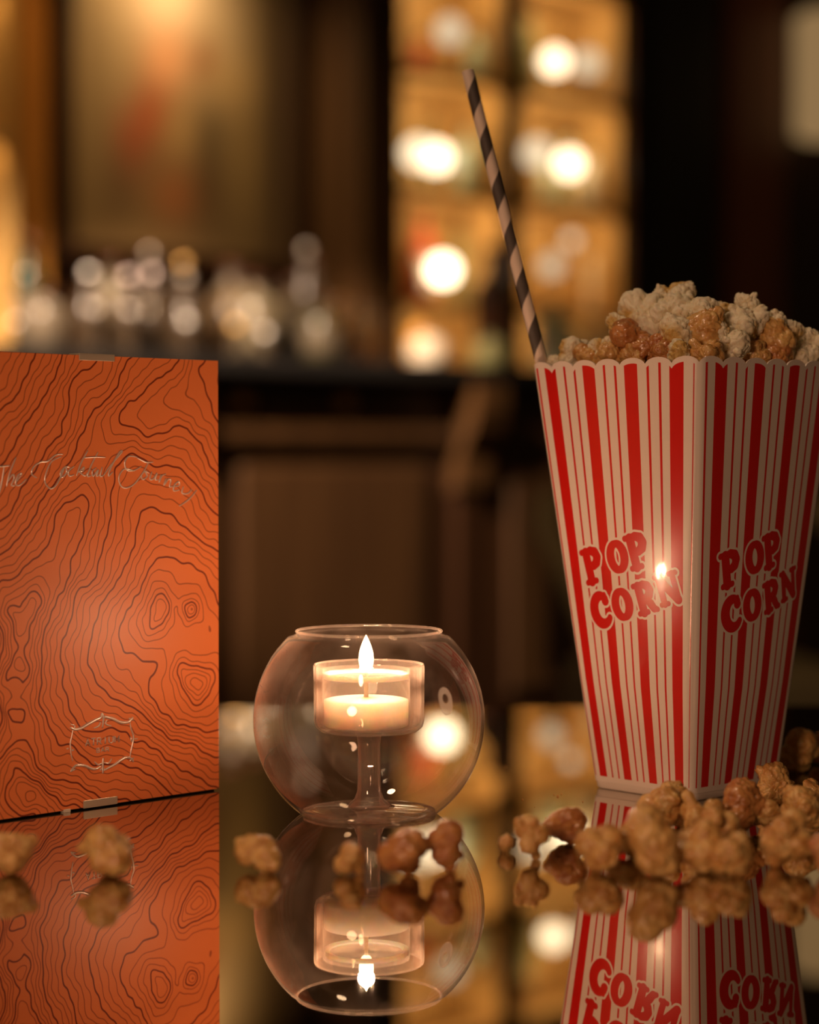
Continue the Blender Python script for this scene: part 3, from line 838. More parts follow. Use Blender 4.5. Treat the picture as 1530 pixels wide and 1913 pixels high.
for w, s in CREST_STROKES:
    q = [(x * cm, -0.012 * cm, z * cm) for x, z in (spline(s, 5) if len(s) > 2 and w >= 1 else s)]
    n = len(q)
    rr = 0.033 * w * cm
    mb.tube(q, [rr * (0.55 + 0.45 * math.sin(math.pi * i / max(n - 1, 1))) for i in range(n)] if w > 0.95 else rr, 8)
mb.build('bar_crest', M_FOIL, MENU)

# ------------------------------------------------------------------ candle holder
HX, HY = -1.70 * cm, 89.7 * cm
HOLD = empty('candle_holder', (HX, HY, TABLE_Z), 0, 'round clear glass candle holder with open top and a stemmed cup inside', 'candle holder')
G_GLOBE = thin_glass('blown_globe_glass', (0.975, 0.965, 0.955), 0.085, 0.045, (0.95, 0.78, 0.66))
G_CUP = thin_glass('cup_glass', (0.97, 0.96, 0.95), 0.10, 0.07, (0.95, 0.80, 0.68), patch=False)
G_BASE = thin_glass('thick_base_glass', (0.93, 0.91, 0.89), 0.15, 0.06, (0.95, 0.78, 0.66))
R, zc = 4.86, 3.98
prof = []
for k in range(0, 49):
    a = math.radians(-55.2 + (45.5 + 55.2) * k / 48)
    prof.append((R * math.cos(a) * cm, (zc + R * math.sin(a)) * cm))
prof += [(3.16 * cm, 7.52 * cm), (3.03 * cm, 7.60 * cm), (3.00 * cm, 7.68 * cm)]
GLOBE = MB().lathe(prof, 96).build('globe', G_GLOBE, HOLD)
mb = MB()
rim = [((3.04 + 0.055 * math.cos(a)) * cm, (7.70 + 0.055 * math.sin(a)) * cm) for a in [2 * math.pi * k / 10 for k in range(11)]]
mb.lathe(rim, 96)
mb.build('rim', G_CUP, GLOBE)
MB().lathe([(0, 0.16 * cm), (1.0 * cm, 0.12 * cm), (2.3 * cm, 0.05 * cm), (2.65 * cm, 0.02 * cm), (2.80 * cm, 0.05 * cm), (2.78 * cm, 0.16 * cm), (2.3 * cm, 0.22 * cm), (1.1 * cm, 0.30 * cm)], 96).build('globe_base', G_BASE, HOLD)
G_STEM = thin_glass('stem_glass', (0.93, 0.91, 0.89), 0.22, 0.10, (0.95, 0.80, 0.68), patch=False)
MB().lathe([(0, 0.30 * cm), (0.92 * cm, 0.30 * cm), (0.85 * cm, 0.42 * cm), (0.62 * cm, 0.62 * cm), (0.50 * cm, 0.95 * cm), (0.47 * cm, 1.6 * cm), (0.47 * cm, 2.9 * cm), (0.50 * cm, 3.25 * cm), (0.62 * cm, 3.44 * cm), (0, 3.44 * cm)], 64).build('stem', G_STEM, HOLD)
cup = [(0, 3.46), (1.6, 3.46), (2.05, 3.52), (2.25, 3.70), (2.31, 3.95), (2.33, 6.22), (2.29, 6.30), (2.22, 6.25), (2.19, 4.0), (2.10, 3.78), (1.9, 3.66), (0, 3.62)]
CUP = MB().lathe([(r * cm, z * cm) for r, z in cup], 80).build('cup', G_CUP, HOLD)
mb = MB()
rim = [((2.27 + 0.045 * math.cos(a)) * cm, (6.28 + 0.045 * math.sin(a)) * cm) for a in [2 * math.pi * k / 8 for k in range(9)]]
mb.lathe(rim, 80)
mb.build('cup_rim', G_CUP, CUP)
# dried ring of water on the globe wall, turned to the right
th, el = math.radians(-48), math.radians(15)
vs, fs = [], []
ncol = 32
for ring, (ra, rb) in enumerate(((0.14, 0.20), (0.20, 0.27), (0.30, 0.44), (0.34, 0.48))):
    for k in range(ncol):
        a = 2 * math.pi * k / ncol
        dx, dz = ra * math.cos(a), rb * math.sin(a)
        if ring == 3 and math.sin(a) < -0.2:
            dz -= 0.16
        az, ee = th + dx / R * 1.1, el + (dz - 0.0) / R
        q = Vector((math.cos(az) * math.cos(ee), math.sin(az) * math.cos(ee), math.sin(ee))) * (R + 0.012 + (0.018 if ring in (1, 2) else 0))
        vs.append((q.x * cm, q.y * cm, (q.z + zc) * cm))
for r_ in range(3):
    for k in range(ncol):
        k2 = (k + 1) % ncol
        fs.append((r_ * ncol + k, r_ * ncol + k2, (r_ + 1) * ncol + k2, (r_ + 1) * ncol + k))
mw = thin_glass('dried_water_mark', (0.8, 0.78, 0.75), 0.6, 0.03, (0.8, 0.75, 0.7), patch=False)
mb = MB(); mb.add(vs, fs, 0, True); mb.build('water_mark', mw, GLOBE)

# tealight
CX = HX - 0.12 * cm
TEA = empty('tealight_candle', (CX, HY, TABLE_Z + 3.68 * cm), 0, 'burning white tealight in a clear plastic cup inside the glass holder', 'candle')
rt = 1.84
M_WAX = mat('white_wax', (0.93, 0.86, 0.76), 0.5, 0.0, Subsurface_Weight=1.0)
M_WAX.node_tree.nodes['Principled BSDF'].inputs['Subsurface Radius'].default_value = (1.0, 0.6, 0.35)
M_WAX.node_tree.nodes['Principled BSDF'].inputs['Subsurface Scale'].default_value = 0.03
wax = [(0, 0.03), (1.70, 0.03), (rt - 0.06, 0.10), (rt - 0.06, 1.12), (1.6, 1.17), (0.5, 1.20), (0, 1.25)]
MB().lathe([(r * cm, z * cm) for r, z in wax], 64).build('wax', M_WAX, TEA)
G_TEA = thin_glass('tealight_cup_plastic', (0.97, 0.95, 0.93), 0.09, 0.05, (0.95, 0.85, 0.75), patch=False)
MB().lathe([(0, 0.0), (1.7 * cm, 0.0), (rt * cm, 0.08 * cm), (rt * cm, 2.42 * cm), ((rt - 0.03) * cm, 2.42 * cm), ((rt - 0.03) * cm, 2.2 * cm)], 64).build('plastic_cup', G_TEA, TEA)
M_MEN = mat('bright_wax_rim', (0.95, 0.88, 0.78), 0.3, 0.0, Subsurface_Weight=1.0)
M_MEN.node_tree.nodes['Principled BSDF'].inputs['Subsurface Scale'].default_value = 0.004
MB().lathe([(r * cm, z * cm) for r, z in ((rt - 0.05, 2.03), (rt - 0.05, 2.26), (rt - 0.12, 2.20), (rt - 0.30, 2.13), (rt - 0.30, 2.11), (rt - 0.12, 2.06), (rt - 0.05, 2.03))], 64).build('wax_rim', M_MEN, TEA)
G_LIQ = thin_glass('melted_wax', (0.93, 0.90, 0.86), 0.06, 0.06, (0.95, 0.85, 0.75), patch=False)
MB().lathe([(0, 2.12 * cm), ((rt - 0.30) * cm, 2.12 * cm)], 48).build('melted_wax', G_LIQ, TEA)
WICK = MB().lathe([(0, 1.2 * cm), (0.10 * cm, 1.2 * cm), (0.085 * cm, 2.1 * cm), (0.06 * cm, 2.42 * cm), (0, 2.44 * cm)], 16).build('wick', mat('candle_wick', (0.85, 0.72, 0.55), 0.8), TEA)
fl = [(0, 2.30), (0.13, 2.34), (0.21, 2.50), (0.255, 2.75), (0.25, 3.0), (0.21, 3.25), (0.14, 3.5), (0.06, 3.72), (0.0, 3.85)]
MB().lathe([(a * 1.2 * cm, b * cm) for a, b in spline(fl, 4)], 32).build('flame', emit('candle_flame', (1.0, 0.72, 0.42), 14), WICK)
lamp('candle_flame_light', 'POINT', (CX, HY, TABLE_Z + 6.95 * cm), (1.0, 0.57, 0.33), CANDLE_W, 0.35 * cm)

# ------------------------------------------------------------------ popcorn box
PHI = math.radians(-47)
BOX = empty('popcorn_box', (12.56 * cm, 96.83 * cm, TABLE_Z), PHI, 'tall red and white striped popcorn box with scalloped rim, filled to a heap', 'popcorn box')
BH = 18.9
WB1, WB2, WT1, WT2 = 5.75, 6.20, 9.80, 9.85
TOPY = -0.22
BULGE = 0.30


def dims(z, inset=0.0):
    f = z / 19.2
    return WB1 + (WT1 - WB1) * f - 2 * inset, WB2 + (WT2 - WB2) * f - 2 * inset


def face_out(face, a, z, inset=0.0):
    """distance of the gently bowed wall from the box axis"""
    w1, w2 = dims(z, inset)
    w, d = (w1, w2) if face in (0, 2) else (w2, w1)
    f = min(1.0, max(0.0, z / 5.0))
    return d / 2 + BULGE * f * max(0.0, 1 - (2 * a / w) ** 2)


def box_pt(face, s, z, inset=0.0):
    """face 0: toward the candle, 1: right, 2: back right, 3: back left; s in -1..1; z in cm"""
    w1, w2 = dims(z, inset)
    w = w1 if face in (0, 2) else w2
    r = 0.38
    h = w / 2
    a = s * h
    out = face_out(face, a, z, inset)
    if abs(a) > h - r:
        t = (abs(a) - (h - r)) / r
        an = t * math.pi / 4
        al = (h - r) + r * math.sin(an)
        out -= r * (1 - math.cos(an))
        a = math.copysign(al, a)
    x, y = a, -out
    for _ in range(face):
        x, y = -y, x
    return (x, y + TOPY * z / 19.2, z)


NSC = 7
def rim_drop(s):
    """scalloped upper edge"""
    t = (s + 1) / 2 * NSC
    fr = t - math.floor(t) - 0.5
    return 0.42 * (1 - math.sqrt(max(0.0, 1 - (2 * fr) ** 2 * 0.92))) * 0.9


NC, NR = 98, 26
vs, fs, us, dts = [], [], [], []
ss = []
for i in range(NC + 1):
    s = -1 + 2 * i / NC
    ss.append(s)
for face in range(4):
    base = len(vs)
    for i, s in enumerate(ss):
        top = BH + 0.35 - rim_drop(s)
        for j in range(NR + 1):
            f = j / NR
            z = 0.35 + (top - 0.35) * (1 - (1 - f) ** 1.3)
            vs.append([c * cm for c in box_pt(face, s, z)])
            us.append((s + 1) / 2)
            dts.append(top - z)
    for i in range(NC):
        for j in range(NR):
            k = base + i * (NR + 1) + j
            fs.append((k, k + NR + 1, k + NR + 2, k + 1))
mb = MB()
mb.add(vs, fs, 0, True)
nv_out = len(vs)
inner, fi = [], []
for face in range(4):
    base = len(inner)
    for i, s in enumerate(ss):
        top = BH + 0.35 - rim_drop(s)
        for j, z in enumerate((0.5, 6, 12, 17, top)):
            inner.append([c * cm for c in box_pt(face, s, z, 0.07)])
    for i in range(NC):
        for j in range(4):
            k = base + i * 5 + j
            fi.append((k, k + 1, k + 6, k + 5))
mb.add(inner, fi, 1, True)
# rim strip joining outer and inner wall
rs, rf = [], []
for face in range(4):
    base = len(rs)
    for i, s in enumerate(ss):
        top = BH + 0.35 - rim_drop(s)
        rs.append([c * cm for c in box_pt(face, s, top)])
        rs.append([c * cm for c in box_pt(face, s, top, 0.07)])
    for i in range(NC):
        k = base + 2 * i
        rf.append((k, k + 2, k + 3, k + 1))
mb.add(rs, rf, 1)
me = mb.mesh('box_wall')
for nm, arr in (('across', us), ('below_rim', dts)):
    at = me.attributes.new(nm, 'FLOAT', 'POINT')
    data = np.zeros(len(me.vertices), dtype=np.float32)
    data[:len(arr)] = arr
    at.data.foreach_set('value', data)
m = mat('striped_box_plastic', (0.8, 0.7, 0.6), 0.28)
p = m.node_tree.nodes['Principled BSDF']
ua = N(m, 'ShaderNodeAttribute', attribute_name='across').outputs['Fac']
db = N(m, 'ShaderNodeAttribute', attribute_name='below_rim').outputs['Fac']
tcz = N(m, 'ShaderNodeTexCoord')
sz = N(m, 'ShaderNodeSeparateXYZ')
L(m, tcz.outputs['Object'], sz.inputs[0])
t = M(m, 'DIVIDE', M(m, 'SUBTRACT', ua, 0.095), 0.25)
fr = M(m, 'FRACT', M(m, 'ADD', t, 4.0))
def band(x, lo, hi):
    return M(m, 'MULTIPLY', M(m, 'GREATER_THAN', x, lo), M(m, 'LESS_THAN', x, hi))
wide = band(fr, 0.0, 0.30)
thin1 = band(fr, 0.505, 0.560)
thin2 = band(fr, 0.765, 0.820)
red = M(m, 'MAXIMUM', wide, M(m, 'MAXIMUM', thin1, thin2))
red = M(m, 'MULTIPLY', red, M(m, 'GREATER_THAN', db, 0.24))
red = M(m, 'MULTIPLY', red, M(m, 'GREATER_THAN', sz.outputs['Z'], 0.0060))
red = M(m, 'MULTIPLY', red, band(ua, 0.022, 0.978))
WHITE_C, RED_C = (0.80, 0.70, 0.62), (0.62, 0.012, 0.008)
L(m, mixc(m, red, WHITE_C, RED_C), p.inputs['Base Color'])
p.inputs['Coat Weight'].default_value = 0.6
p.inputs['Coat Roughness'].default_value = 0.06
M_BOXW = mat('white_box_plastic', WHITE_C, 0.3, 0.0, Coat_Weight=0.6, Coat_Roughness=0.06)
M_BOXR = mat('red_box_print', RED_C, 0.28, 0.0, Coat_Weight=0.6, Coat_Roughness=0.06)
link('box_wall', me, [m, M_BOXW], BOX)
# foot: moulded bottom with a small inset step
mb = MB()
nf = 24
rings = []
for z, ins in ((0.36, 0.0), (0.30, 0.02), (0.06, 0.05), (0.0, 0.14), (0.0, 0.5)):
    ring = []
    for face in range(4):
        for i in range(nf):
            x, y, _ = box_pt(face, -1 + 2 * i / nf, 0.2, ins)
            ring.append((x * cm, y * cm, z * cm))
    rings.append(ring)
n = len(rings[0])
vs = [q for r_ in rings for q in r_]
fs = [(a * n + k, (a + 1) * n + k, (a + 1) * n + (k + 1) % n, a * n + (k + 1) % n) for a in range(len(rings) - 1) for k in range(n)]
fs.append([(len(rings) - 1) * n + k for k in range(n)][::-1])
mb.add(vs, fs, 0, True)
mb.build('box_base', M_BOXW, BOX)

# POP CORN lettering: thick rounded strokes
def ell(cx, cy, rx, ry, a0, a1, n=20):
    return [(cx + rx * math.cos(math.radians(a0 + (a1 - a0) * i / n)), cy + ry * math.sin(math.radians(a0 + (a1 - a0) * i / n))) for i in range(n + 1)]


def arcw(pts, w0, w1):
    n = len(pts)
    return [(x, y, w0 + (w1 - w0) * math.sin(math.pi * i / (n - 1))) for i, (x, y) in enumerate(pts)]


P_BOWL = arcw([(0.20, 0.90), (0.40, 0.91), (0.56, 0.83), (0.60, 0.70), (0.54, 0.56), (0.40, 0.49), (0.22, 0.49)], 0.17, 0.29)
GL = {
    'P': [[(0.20, 0.10, 0.29), (0.20, 0.88, 0.29)], [(0.03, 0.08, 0.16), (0.39, 0.08, 0.16)], [(0.02, 0.92, 0.16), (0.30, 0.92, 0.16)], P_BOWL],
    'O': [arcw(ell(0.36, 0.5, 0.27, 0.385, 90, 270, 20), 0.20, 0.31), arcw(ell(0.36, 0.5, 0.27, 0.385, -90, 90, 20), 0.20, 0.31)],
    'C': [arcw(ell(0.42, 0.5, 0.31, 0.385, 48, 318, 28), 0.18, 0.33), [(0.60, 0.72, 0.26), (0.62, 0.90, 0.12)]],
    'R': [[(0.20, 0.10, 0.29), (0.20, 0.88, 0.29)], [(0.03, 0.08, 0.16), (0.36, 0.08, 0.16)], [(0.02, 0.92, 0.16), (0.30, 0.92, 0.16)], P_BOWL,
          [(0.40, 0.50, 0.22), (0.52, 0.30, 0.27), (0.60, 0.14, 0.24), (0.72, 0.09, 0.16)]],
    'N': [[(0.14, 0.08, 0.22), (0.14, 0.92, 0.22)], [(0.02, 0.07, 0.15), (0.28, 0.07, 0.15)], [(0.0, 0.93, 0.15), (0.16, 0.94, 0.12)],
          [(0.14, 0.88, 0.26), (0.66, 0.12, 0.28)], [(0.68, 0.12, 0.20), (0.68, 0.92, 0.20)], [(0.56, 0.93, 0.15), (0.82, 0.93, 0.15)]],
}
TEXT = [('P', -2.05, 10.17, 1.62, 13), ('O', -0.46, 10.62, 1.50, 10), ('P', 0.74, 10.90, 1.60, 14),
        ('C', -1.72, 8.20, 1.62, 12), ('O', -0.36, 8.52, 1.48, 10), ('R', 0.98, 8.86, 1.46, 14), ('N', 2.22, 9.30, 1.42, 14)]


def print_field(extra):
    """signed distance of the whole two-line print on a fine grid, in centimetres"""
    g = 0.022
    xs = np.arange(-3.2, 3.2, g)
    zs = np.arange(7.0, 12.2, g)
    PX, PZ = np.meshgrid(xs, zs)
    D = np.full(PX.shape, 9.0)
    for ch, cx, cz, h, rot in TEXT:
        c, s = math.cos(math.radians(rot)), math.sin(math.radians(rot))
        GX = (PX - cx) * c + (PZ - cz) * s + 0.36 * h * 1.02
        GY = -(PX - cx) * s + (PZ - cz) * c + 0.5 * h
        for st in GL[ch]:
            for i in range(len(st) - 1):
                (x1, y1, w1), (x2, y2, w2) = st[i], st[i + 1]
                ax, ay, bx, by = x1 * h * 1.02, y1 * h, x2 * h * 1.02, y2 * h
                dx, dy = bx - ax, by - ay
                t = np.clip(((GX - ax) * dx + (GY - ay) * dy) / (dx * dx + dy * dy), 0, 1)
                d = np.hypot(GX - ax - t * dx, GY - ay - t * dy) - (w1 + (w2 - w1) * t) * h * 0.53
                D = np.minimum(D, d)
    return xs, zs, D - extra


def lettering(face, name):
    mb = MB()
    for extra, lift, mi in ((0.10, 0.006, 0), (0.0, 0.011, 1)):
        xs, zs, D = print_field(extra)
        for j in range(len(zs) - 1):
            for i in range(len(xs) - 1):
                v = (D[j, i], D[j, i + 1], D[j + 1, i + 1], D[j + 1, i])
                if min(v) > 0:
                    continue
                q = [(xs[i], zs[j]), (xs[i + 1], zs[j]), (xs[i + 1], zs[j + 1]), (xs[i], zs[j + 1])]
                if max(v) > 0:
                    out = []
                    for k in range(4):
                        k2 = (k + 1) % 4
                        if v[k] <= 0:
                            out.append(q[k])
                        if (v[k] <= 0) != (v[k2] <= 0):
                            t = v[k] / (v[k] - v[k2])
                            out.append((q[k][0] + (q[k2][0] - q[k][0]) * t, q[k][1] + (q[k2][1] - q[k][1]) * t))
                    q = out
                if len(q) < 3:
                    continue
                pts = []
                for x, z in q:
                    x = x * 0.975 + (0.27 if face == 0 else -0.02)
                    y = -face_out(face, x, z) - lift
                    p_ = (x, y + TOPY * z / 19.2, z) if face == 0 else (-y, x + TOPY * z / 19.2, z)
                    pts.append(tuple(v_ * cm for v_ in p_))
                mb.add(pts, [list(range(len(pts)))], mi, True)
    me = mb.mesh(name)
    bm = bmesh.new(); bm.from_mesh(me)
    bmesh.ops.remove_doubles(bm, verts=list(bm.verts), dist=2e-7)
    bm.to_mesh(me); bm.free()
    link(name, me, [M_BOXW, M_BOXR], BOX)


lettering(0, 'printed_lettering')
lettering(1, 'printed_lettering')

# ------------------------------------------------------------------ straw
top = Vector((-0.0, 0, 0))
def img_pt(px, py, D):
    return Vector(((px - 765) / 4000 * D, D, EYE_Z + (853 - py) / 4000 * D))
a = img_pt(873, 136, 0.990)
b = img_pt(1013, 683, 0.975)
d = (b - a).normalized()
b2 = b + d * 0.025
ln = (b2 - a).length
mb = MB()
r = 0.285 * cm
mb.lathe([(r, 0), (r, ln), (r - 0.0004, ln), (r - 0.0004, 0), (r, 0)], 32)
m = mat('striped_paper_straw', (0.8, 0.7, 0.6), 0.6)
p = m.node_tree.nodes['Principled BSDF']
tc = N(m, 'ShaderNodeTexCoord'); sp = N(m, 'ShaderNodeSeparateXYZ'); L(m, tc.outputs['Object'], sp.inputs[0])
ang = M(m, 'DIVIDE', M(m, 'ARCTAN2', sp.outputs['Y'], sp.outputs['X']), 2 * math.pi)
hel = M(m, 'FRACT', M(m, 'ADD', M(m, 'ADD', M(m, 'DIVIDE', sp.outputs['Z'], 0.0228), M(m, 'MULTIPLY', ang, -1.0)), 10.38))
L(m, mixc(m, M(m, 'GREATER_THAN', hel, 0.5), (0.72, 0.60, 0.50), (0.075, 0.060, 0.052)), p.inputs['Base Color'])
st = mb.build('straw', m)
st.location = a
st.rotation_mode = 'QUATERNION'
st.rotation_quaternion = d.to_track_quat('Z', 'X')
tag(st, 'paper drinking straw striped dark grey and pale, leaning from the popcorn box', 'straw')

# ------------------------------------------------------------------ popcorn
def popcorn_mesh(name, seed, kind):
    rnd = random.Random(seed)
    bm = bmesh.new()
    bmesh.ops.create_icosphere(bm, subdivisions=5 if kind == 'w' else 5, radius=1)
    lobes = []
    nl = rnd.randint(3, 5) if kind == 'w' else rnd.randint(4, 6)
    tries = 0
    while len(lobes) < nl and tries < 300:
        tries += 1
        d = Vector((rnd.gauss(0, 1), rnd.gauss(0, 1), rnd.gauss(0, 1) * 0.9)).normalized()
        if all(d.angle(l[0]) > (1.0 if kind == 'w' else 0.9) for l in lobes):
            lobes.append((d, rnd.uniform(0.42, 0.72), rnd.uniform(0.34, 0.55)))
    for _ in range(rnd.randint(1, 3)):
        b0 = rnd.choice(lobes)
        d = (b0[0] + Vector((rnd.gauss(0, .5), rnd.gauss(0, .5), rnd.gauss(0, .5)))).normalized()
        lobes.append((d, rnd.uniform(0.20, 0.34), b0[2] + b0[1] * 0.75))
    if kind == 'c':
        lobes = [(d, r * 0.85, q * 0.95) for d, r, q in lobes]
    hull = Vector((rnd.gauss(0, 1), rnd.gauss(0, 1) - 0.8, rnd.gauss(0, 1))).normalized()
    tint = []
    off = Vector((seed * 3.1, seed * 1.7, 0))
    for v in bm.verts:
        n = v.co.normalized()
        best = [0.30]
        for d, r, q in lobes:
            cc = n.dot(d) * q
            disc = r * r - (q * q - cc * cc)
            if disc > 0:
                best.append(cc + math.sqrt(disc))
        best.sort(reverse=True)
        k = 0.04
        mx = best[0]
        rad = mx + k * math.log(sum(math.exp((b_ - mx) / k) for b_ in best))
        rad += (0.10 if kind == 'w' else 0.05) * noise.noise(n * 3.4 + off) + 0.03 * noise.noise(n * 9 + off)
        rad += -(0.16 if kind == 'w' else 0.12) * (1 - min(1, abs(noise.noise(n * 2.6 + off * 2)) * 5)) ** 2
        v.co = n * rad
        t = max(0, n.dot(hull) * 1.0 - 0.45) * 2.6 + 0.5 * noise.noise(n * 2.5 + off * 1.3)
        if kind == 'c':
            t = 0.5 + 0.9 * noise.noise(n * 2.2 + off) + 0.3 * noise.noise(n * 7 + off)
        tint.append(min(1, max(0, t)))
    ext = max(v.co.length for v in bm.verts)
    for v in bm.verts:
        v.co *= 1.0 / (ext * 1.75)
    bm.verts.index_update()
    me = bpy.data.meshes.new(name)
    bm.to_mesh(me)
    bm.free()
    me.polygons.foreach_set('use_smooth', [True] * len(me.polygons))
    at = me.attributes.new('toasted', 'FLOAT', 'POINT')
    at.data.foreach_set('value', tint)
    return me


def corn_mat(name, c1, c2, c3, rough, coat=0.0, sss=0.15):
    m = mat(name, c1, rough, 0.0, Coat_Weight=coat, Coat_Roughness=0.15)
    p = m.node_tree.nodes['Principled BSDF']
    t = N(m, 'ShaderNodeAttribute', attribute_name='toasted').outputs['Fac']
    nf = noise_tex(m, 5.0, 4)
    c = mixc(m, M(m, 'MULTIPLY', t, 1.0), c1, c2)
    c = mixc(m, M(m, 'MINIMUM', M(m, 'MAXIMUM', M(m, 'MULTIPLY_ADD', nf, 4.0, -2.1), 0.0), 0.8), c, c3)
    L(m, c, p.inputs['Base Color'])
    p.inputs['Subsurface Weight'].default_value = sss
    p.inputs['Subsurface Scale'].default_value = 0.002
    bp = N(m, 'ShaderNodeBump')
    bp.inputs['Strength'].default_value = 0.35
    bp.inputs['Distance'].default_value = 0.002
    L(m, noise_tex(m, 14.0, 4), bp.inputs['Height'])
    L(m, bp.outputs[0], p.inputs['Normal'])
    return m


C_WHITE = corn_mat('white_popcorn', (0.86, 0.79, 0.58), (0.64, 0.42, 0.12), (0.78, 0.66, 0.40), 0.55)
C_CARA = corn_mat('caramel_popcorn', (0.80, 0.50, 0.17), (0.55, 0.25, 0.06), (0.84, 0.62, 0.27), 0.35, 0.4)
C_DARK = corn_mat('dark_caramel_popcorn', (0.60, 0.27, 0.08), (0.42, 0.14, 0.035), (0.70, 0.40, 0.14), 0.3, 0.6)
KW = [popcorn_mesh('white_popcorn', 11 + i, 'w') for i in range(8)]
KC = [popcorn_mesh('caramel_popcorn', 41 + i, 'c') for i in range(8)]
KD = [popcorn_mesh('dark_popcorn', 71 + i, 'c') for i in range(2)]
for me in KW: me.materials.append(C_WHITE)
for me in KC: me.materials.append(C_CARA)
for me in KD: me.materials.append(C_DARK)


def lowest(me, R_, s):
    co = np.zeros(len(me.vertices) * 3)
    me.vertices.foreach_get('co', co)
    co = co.reshape(-1, 3) @ np.array(R_).T
    ex = ((co[:, 0].max() - co[:, 0].min()) * 0.5 + (co[:, 2].max() - co[:, 2].min()) * 0.5) * s
    return co[:, 2].min() * s, ex, 0.0


rk = random.Random(3)
def kernel(kind, pos, size, label, group, idx=None, rest=None, name='popcorn'):
    pool = {'w': KW, 'c': KC, 'd': KD}[kind]
    me = pool[(idx if idx is not None else rk.randrange(100)) % len(pool)]
    from mathutils import Euler
    e = Euler((rk.uniform(-3, 3), rk.uniform(-3, 3), rk.uniform(-3, 3)))
    s = size
    lo, xa, xb = lowest(me, e.to_matrix(), s)
    s *= size / (xa - xb)
    lo *= size / (xa - xb)
    o = bpy.data.objects.new(name, me)
    COL.objects.link(o)
    o.rotation_euler = e
    o.scale = (s, s, s)
    p = Vector(pos)
    if rest is not None:
        p.z = rest - lo - 0.0002
    o.location = p
    tag(o, label, 'popcorn', group)
    return o


# loose pieces on the table: px, contact row, width in px, kind, label
TK = [
    (22, 1640, 92, 'c', 'caramel popcorn cut by the left edge of the photo, in front of the menu'),
    (203, 1641, 104, 'c', 'single round caramel popcorn in front of the menu under its crest'),
    (480, 1632, 80, 'c', 'caramel popcorn between the menu and the candle holder'),
    (655, 1640, 62, 'c', 'small low caramel popcorn in front of the candle stem'),
    (752, 1642, 96, 'd', 'dark caramel popcorn in front of the candle holder, left of a touching pair'),
    (840, 1634, 88, 'd', 'caramel popcorn in front of the candle holder, right of a touching pair'),
    (947, 1596, 34, 'c', 'tiny caramel piece at the left end of the popcorn scattered before the box'),
    (992, 1612, 78, 'c', 'pale smooth popcorn at the left end of the scattered row'),
    (1066, 1582, 80, 'd', 'reddish popcorn lying behind the gap left of the box corner'),
    (1128, 1632, 92, 'c', 'blurred caramel popcorn at the left of the front cluster'),
    (1215, 1640, 116, 'c', 'largest blurred caramel popcorn in the front cluster below the box corner'),
    (1240, 1562, 92, 'c', 'caramel popcorn leaning behind the front cluster, against the striped left face'),
    (1312, 1572, 92, 'c', 'caramel popcorn directly in front of the box front corner'),
    (1305, 1634, 100, 'c', 'blurred popcorn right of the largest one in the front cluster'),
    (1378, 1640, 84, 'c', 'small blurred popcorn at the right end of the front cluster'),
    (1386, 1556, 98, 'd', 'glossy golden brown popcorn before the dark right face of the box'),
    (1452, 1508, 84, 'c', 'caramel popcorn touching the right foot of the box'),
    (1494, 1448, 92, 'c', 'big ribbed popcorn behind the right foot of the box'),
    (1540, 1432, 60, 'd', 'dark popcorn at the right edge behind the ribbed one'),
    (1503, 1556, 94, 'c', 'pale golden popcorn in the right hand pile beside the box'),
    (1530, 1510, 60, 'c', 'popcorn at the right edge just above the pale golden one'),
    (1474, 1626, 108, 'c', 'wide pale popcorn in front of the right hand pile'),
    (1275, 1548, 88, 'c', 'popcorn wedged between the front cluster and the box corner'),
    (1345, 1600, 84, 'c', 'popcorn half hidden between the two right pieces of the front cluster'),
    (1172, 1604, 78, 'c', 'popcorn half hidden behind the two left pieces of the front cluster'),
    (1425, 1556, 62, 'c', 'small popcorn in the shade between the glossy golden one and the right hand pile'),
    (1546, 1640, 84, 'd', 'darker popcorn cut by the right edge at the front'),
]
for i, (px, py, wpx, kd, lab) in enumerate(TK):
    D = 0.15 * 4000 / (py - 853) + wpx * 0.5 / 4000 * 0.15
    wm = wpx / 4000 * D
    kernel(kd, ((px - 765) / 4000 * D, D, 0), wm, lab, 'caramel popcorn on the table', i, TABLE_Z)
kernel('c', img_pt(1250, 1496, 0.862), 0.0155, 'small popcorn perched on top of the front cluster before the box', 'caramel popcorn on the table', 3)

mb = MB()
for px, py, s in ((1043, 1490, 5), (1050, 1486, 3), (1036, 1487, 3), (1068, 1468, 2.5), (977, 1496, 3), (945, 1434, 2.5), (1000, 1510, 2), (1090, 1500, 3), (700, 1560, 2), (1020, 1530, 2.5)):
    D = 0.15 * 4000 / (py - 853)
    q = img_pt(px, py, D)
    r_ = s * 0.5 / 4000 * D
    mb.lathe([(0, 0), (r_, r_ * 0.3), (r_ * 0.7, r_ * 1.1), (0, r_ * 1.3)], 7, (q.x, q.y, TABLE_Z))
tag(mb.build('crumbs', C_DARK), 'tiny popcorn crumbs on the shiny table top left of the box', 'crumbs', kind='stuff')

# the heap in the box: px, py of centre, width px, kind, label
def front_depth(px):
    if px < 1301:
        t = (px - 997) / (1301 - 997)
        return 97.3 + (89.9 - 97.3) * t
    t = (px - 1301) / (1560 - 1301)
    return 89.9 + (96.3 - 89.9) * t


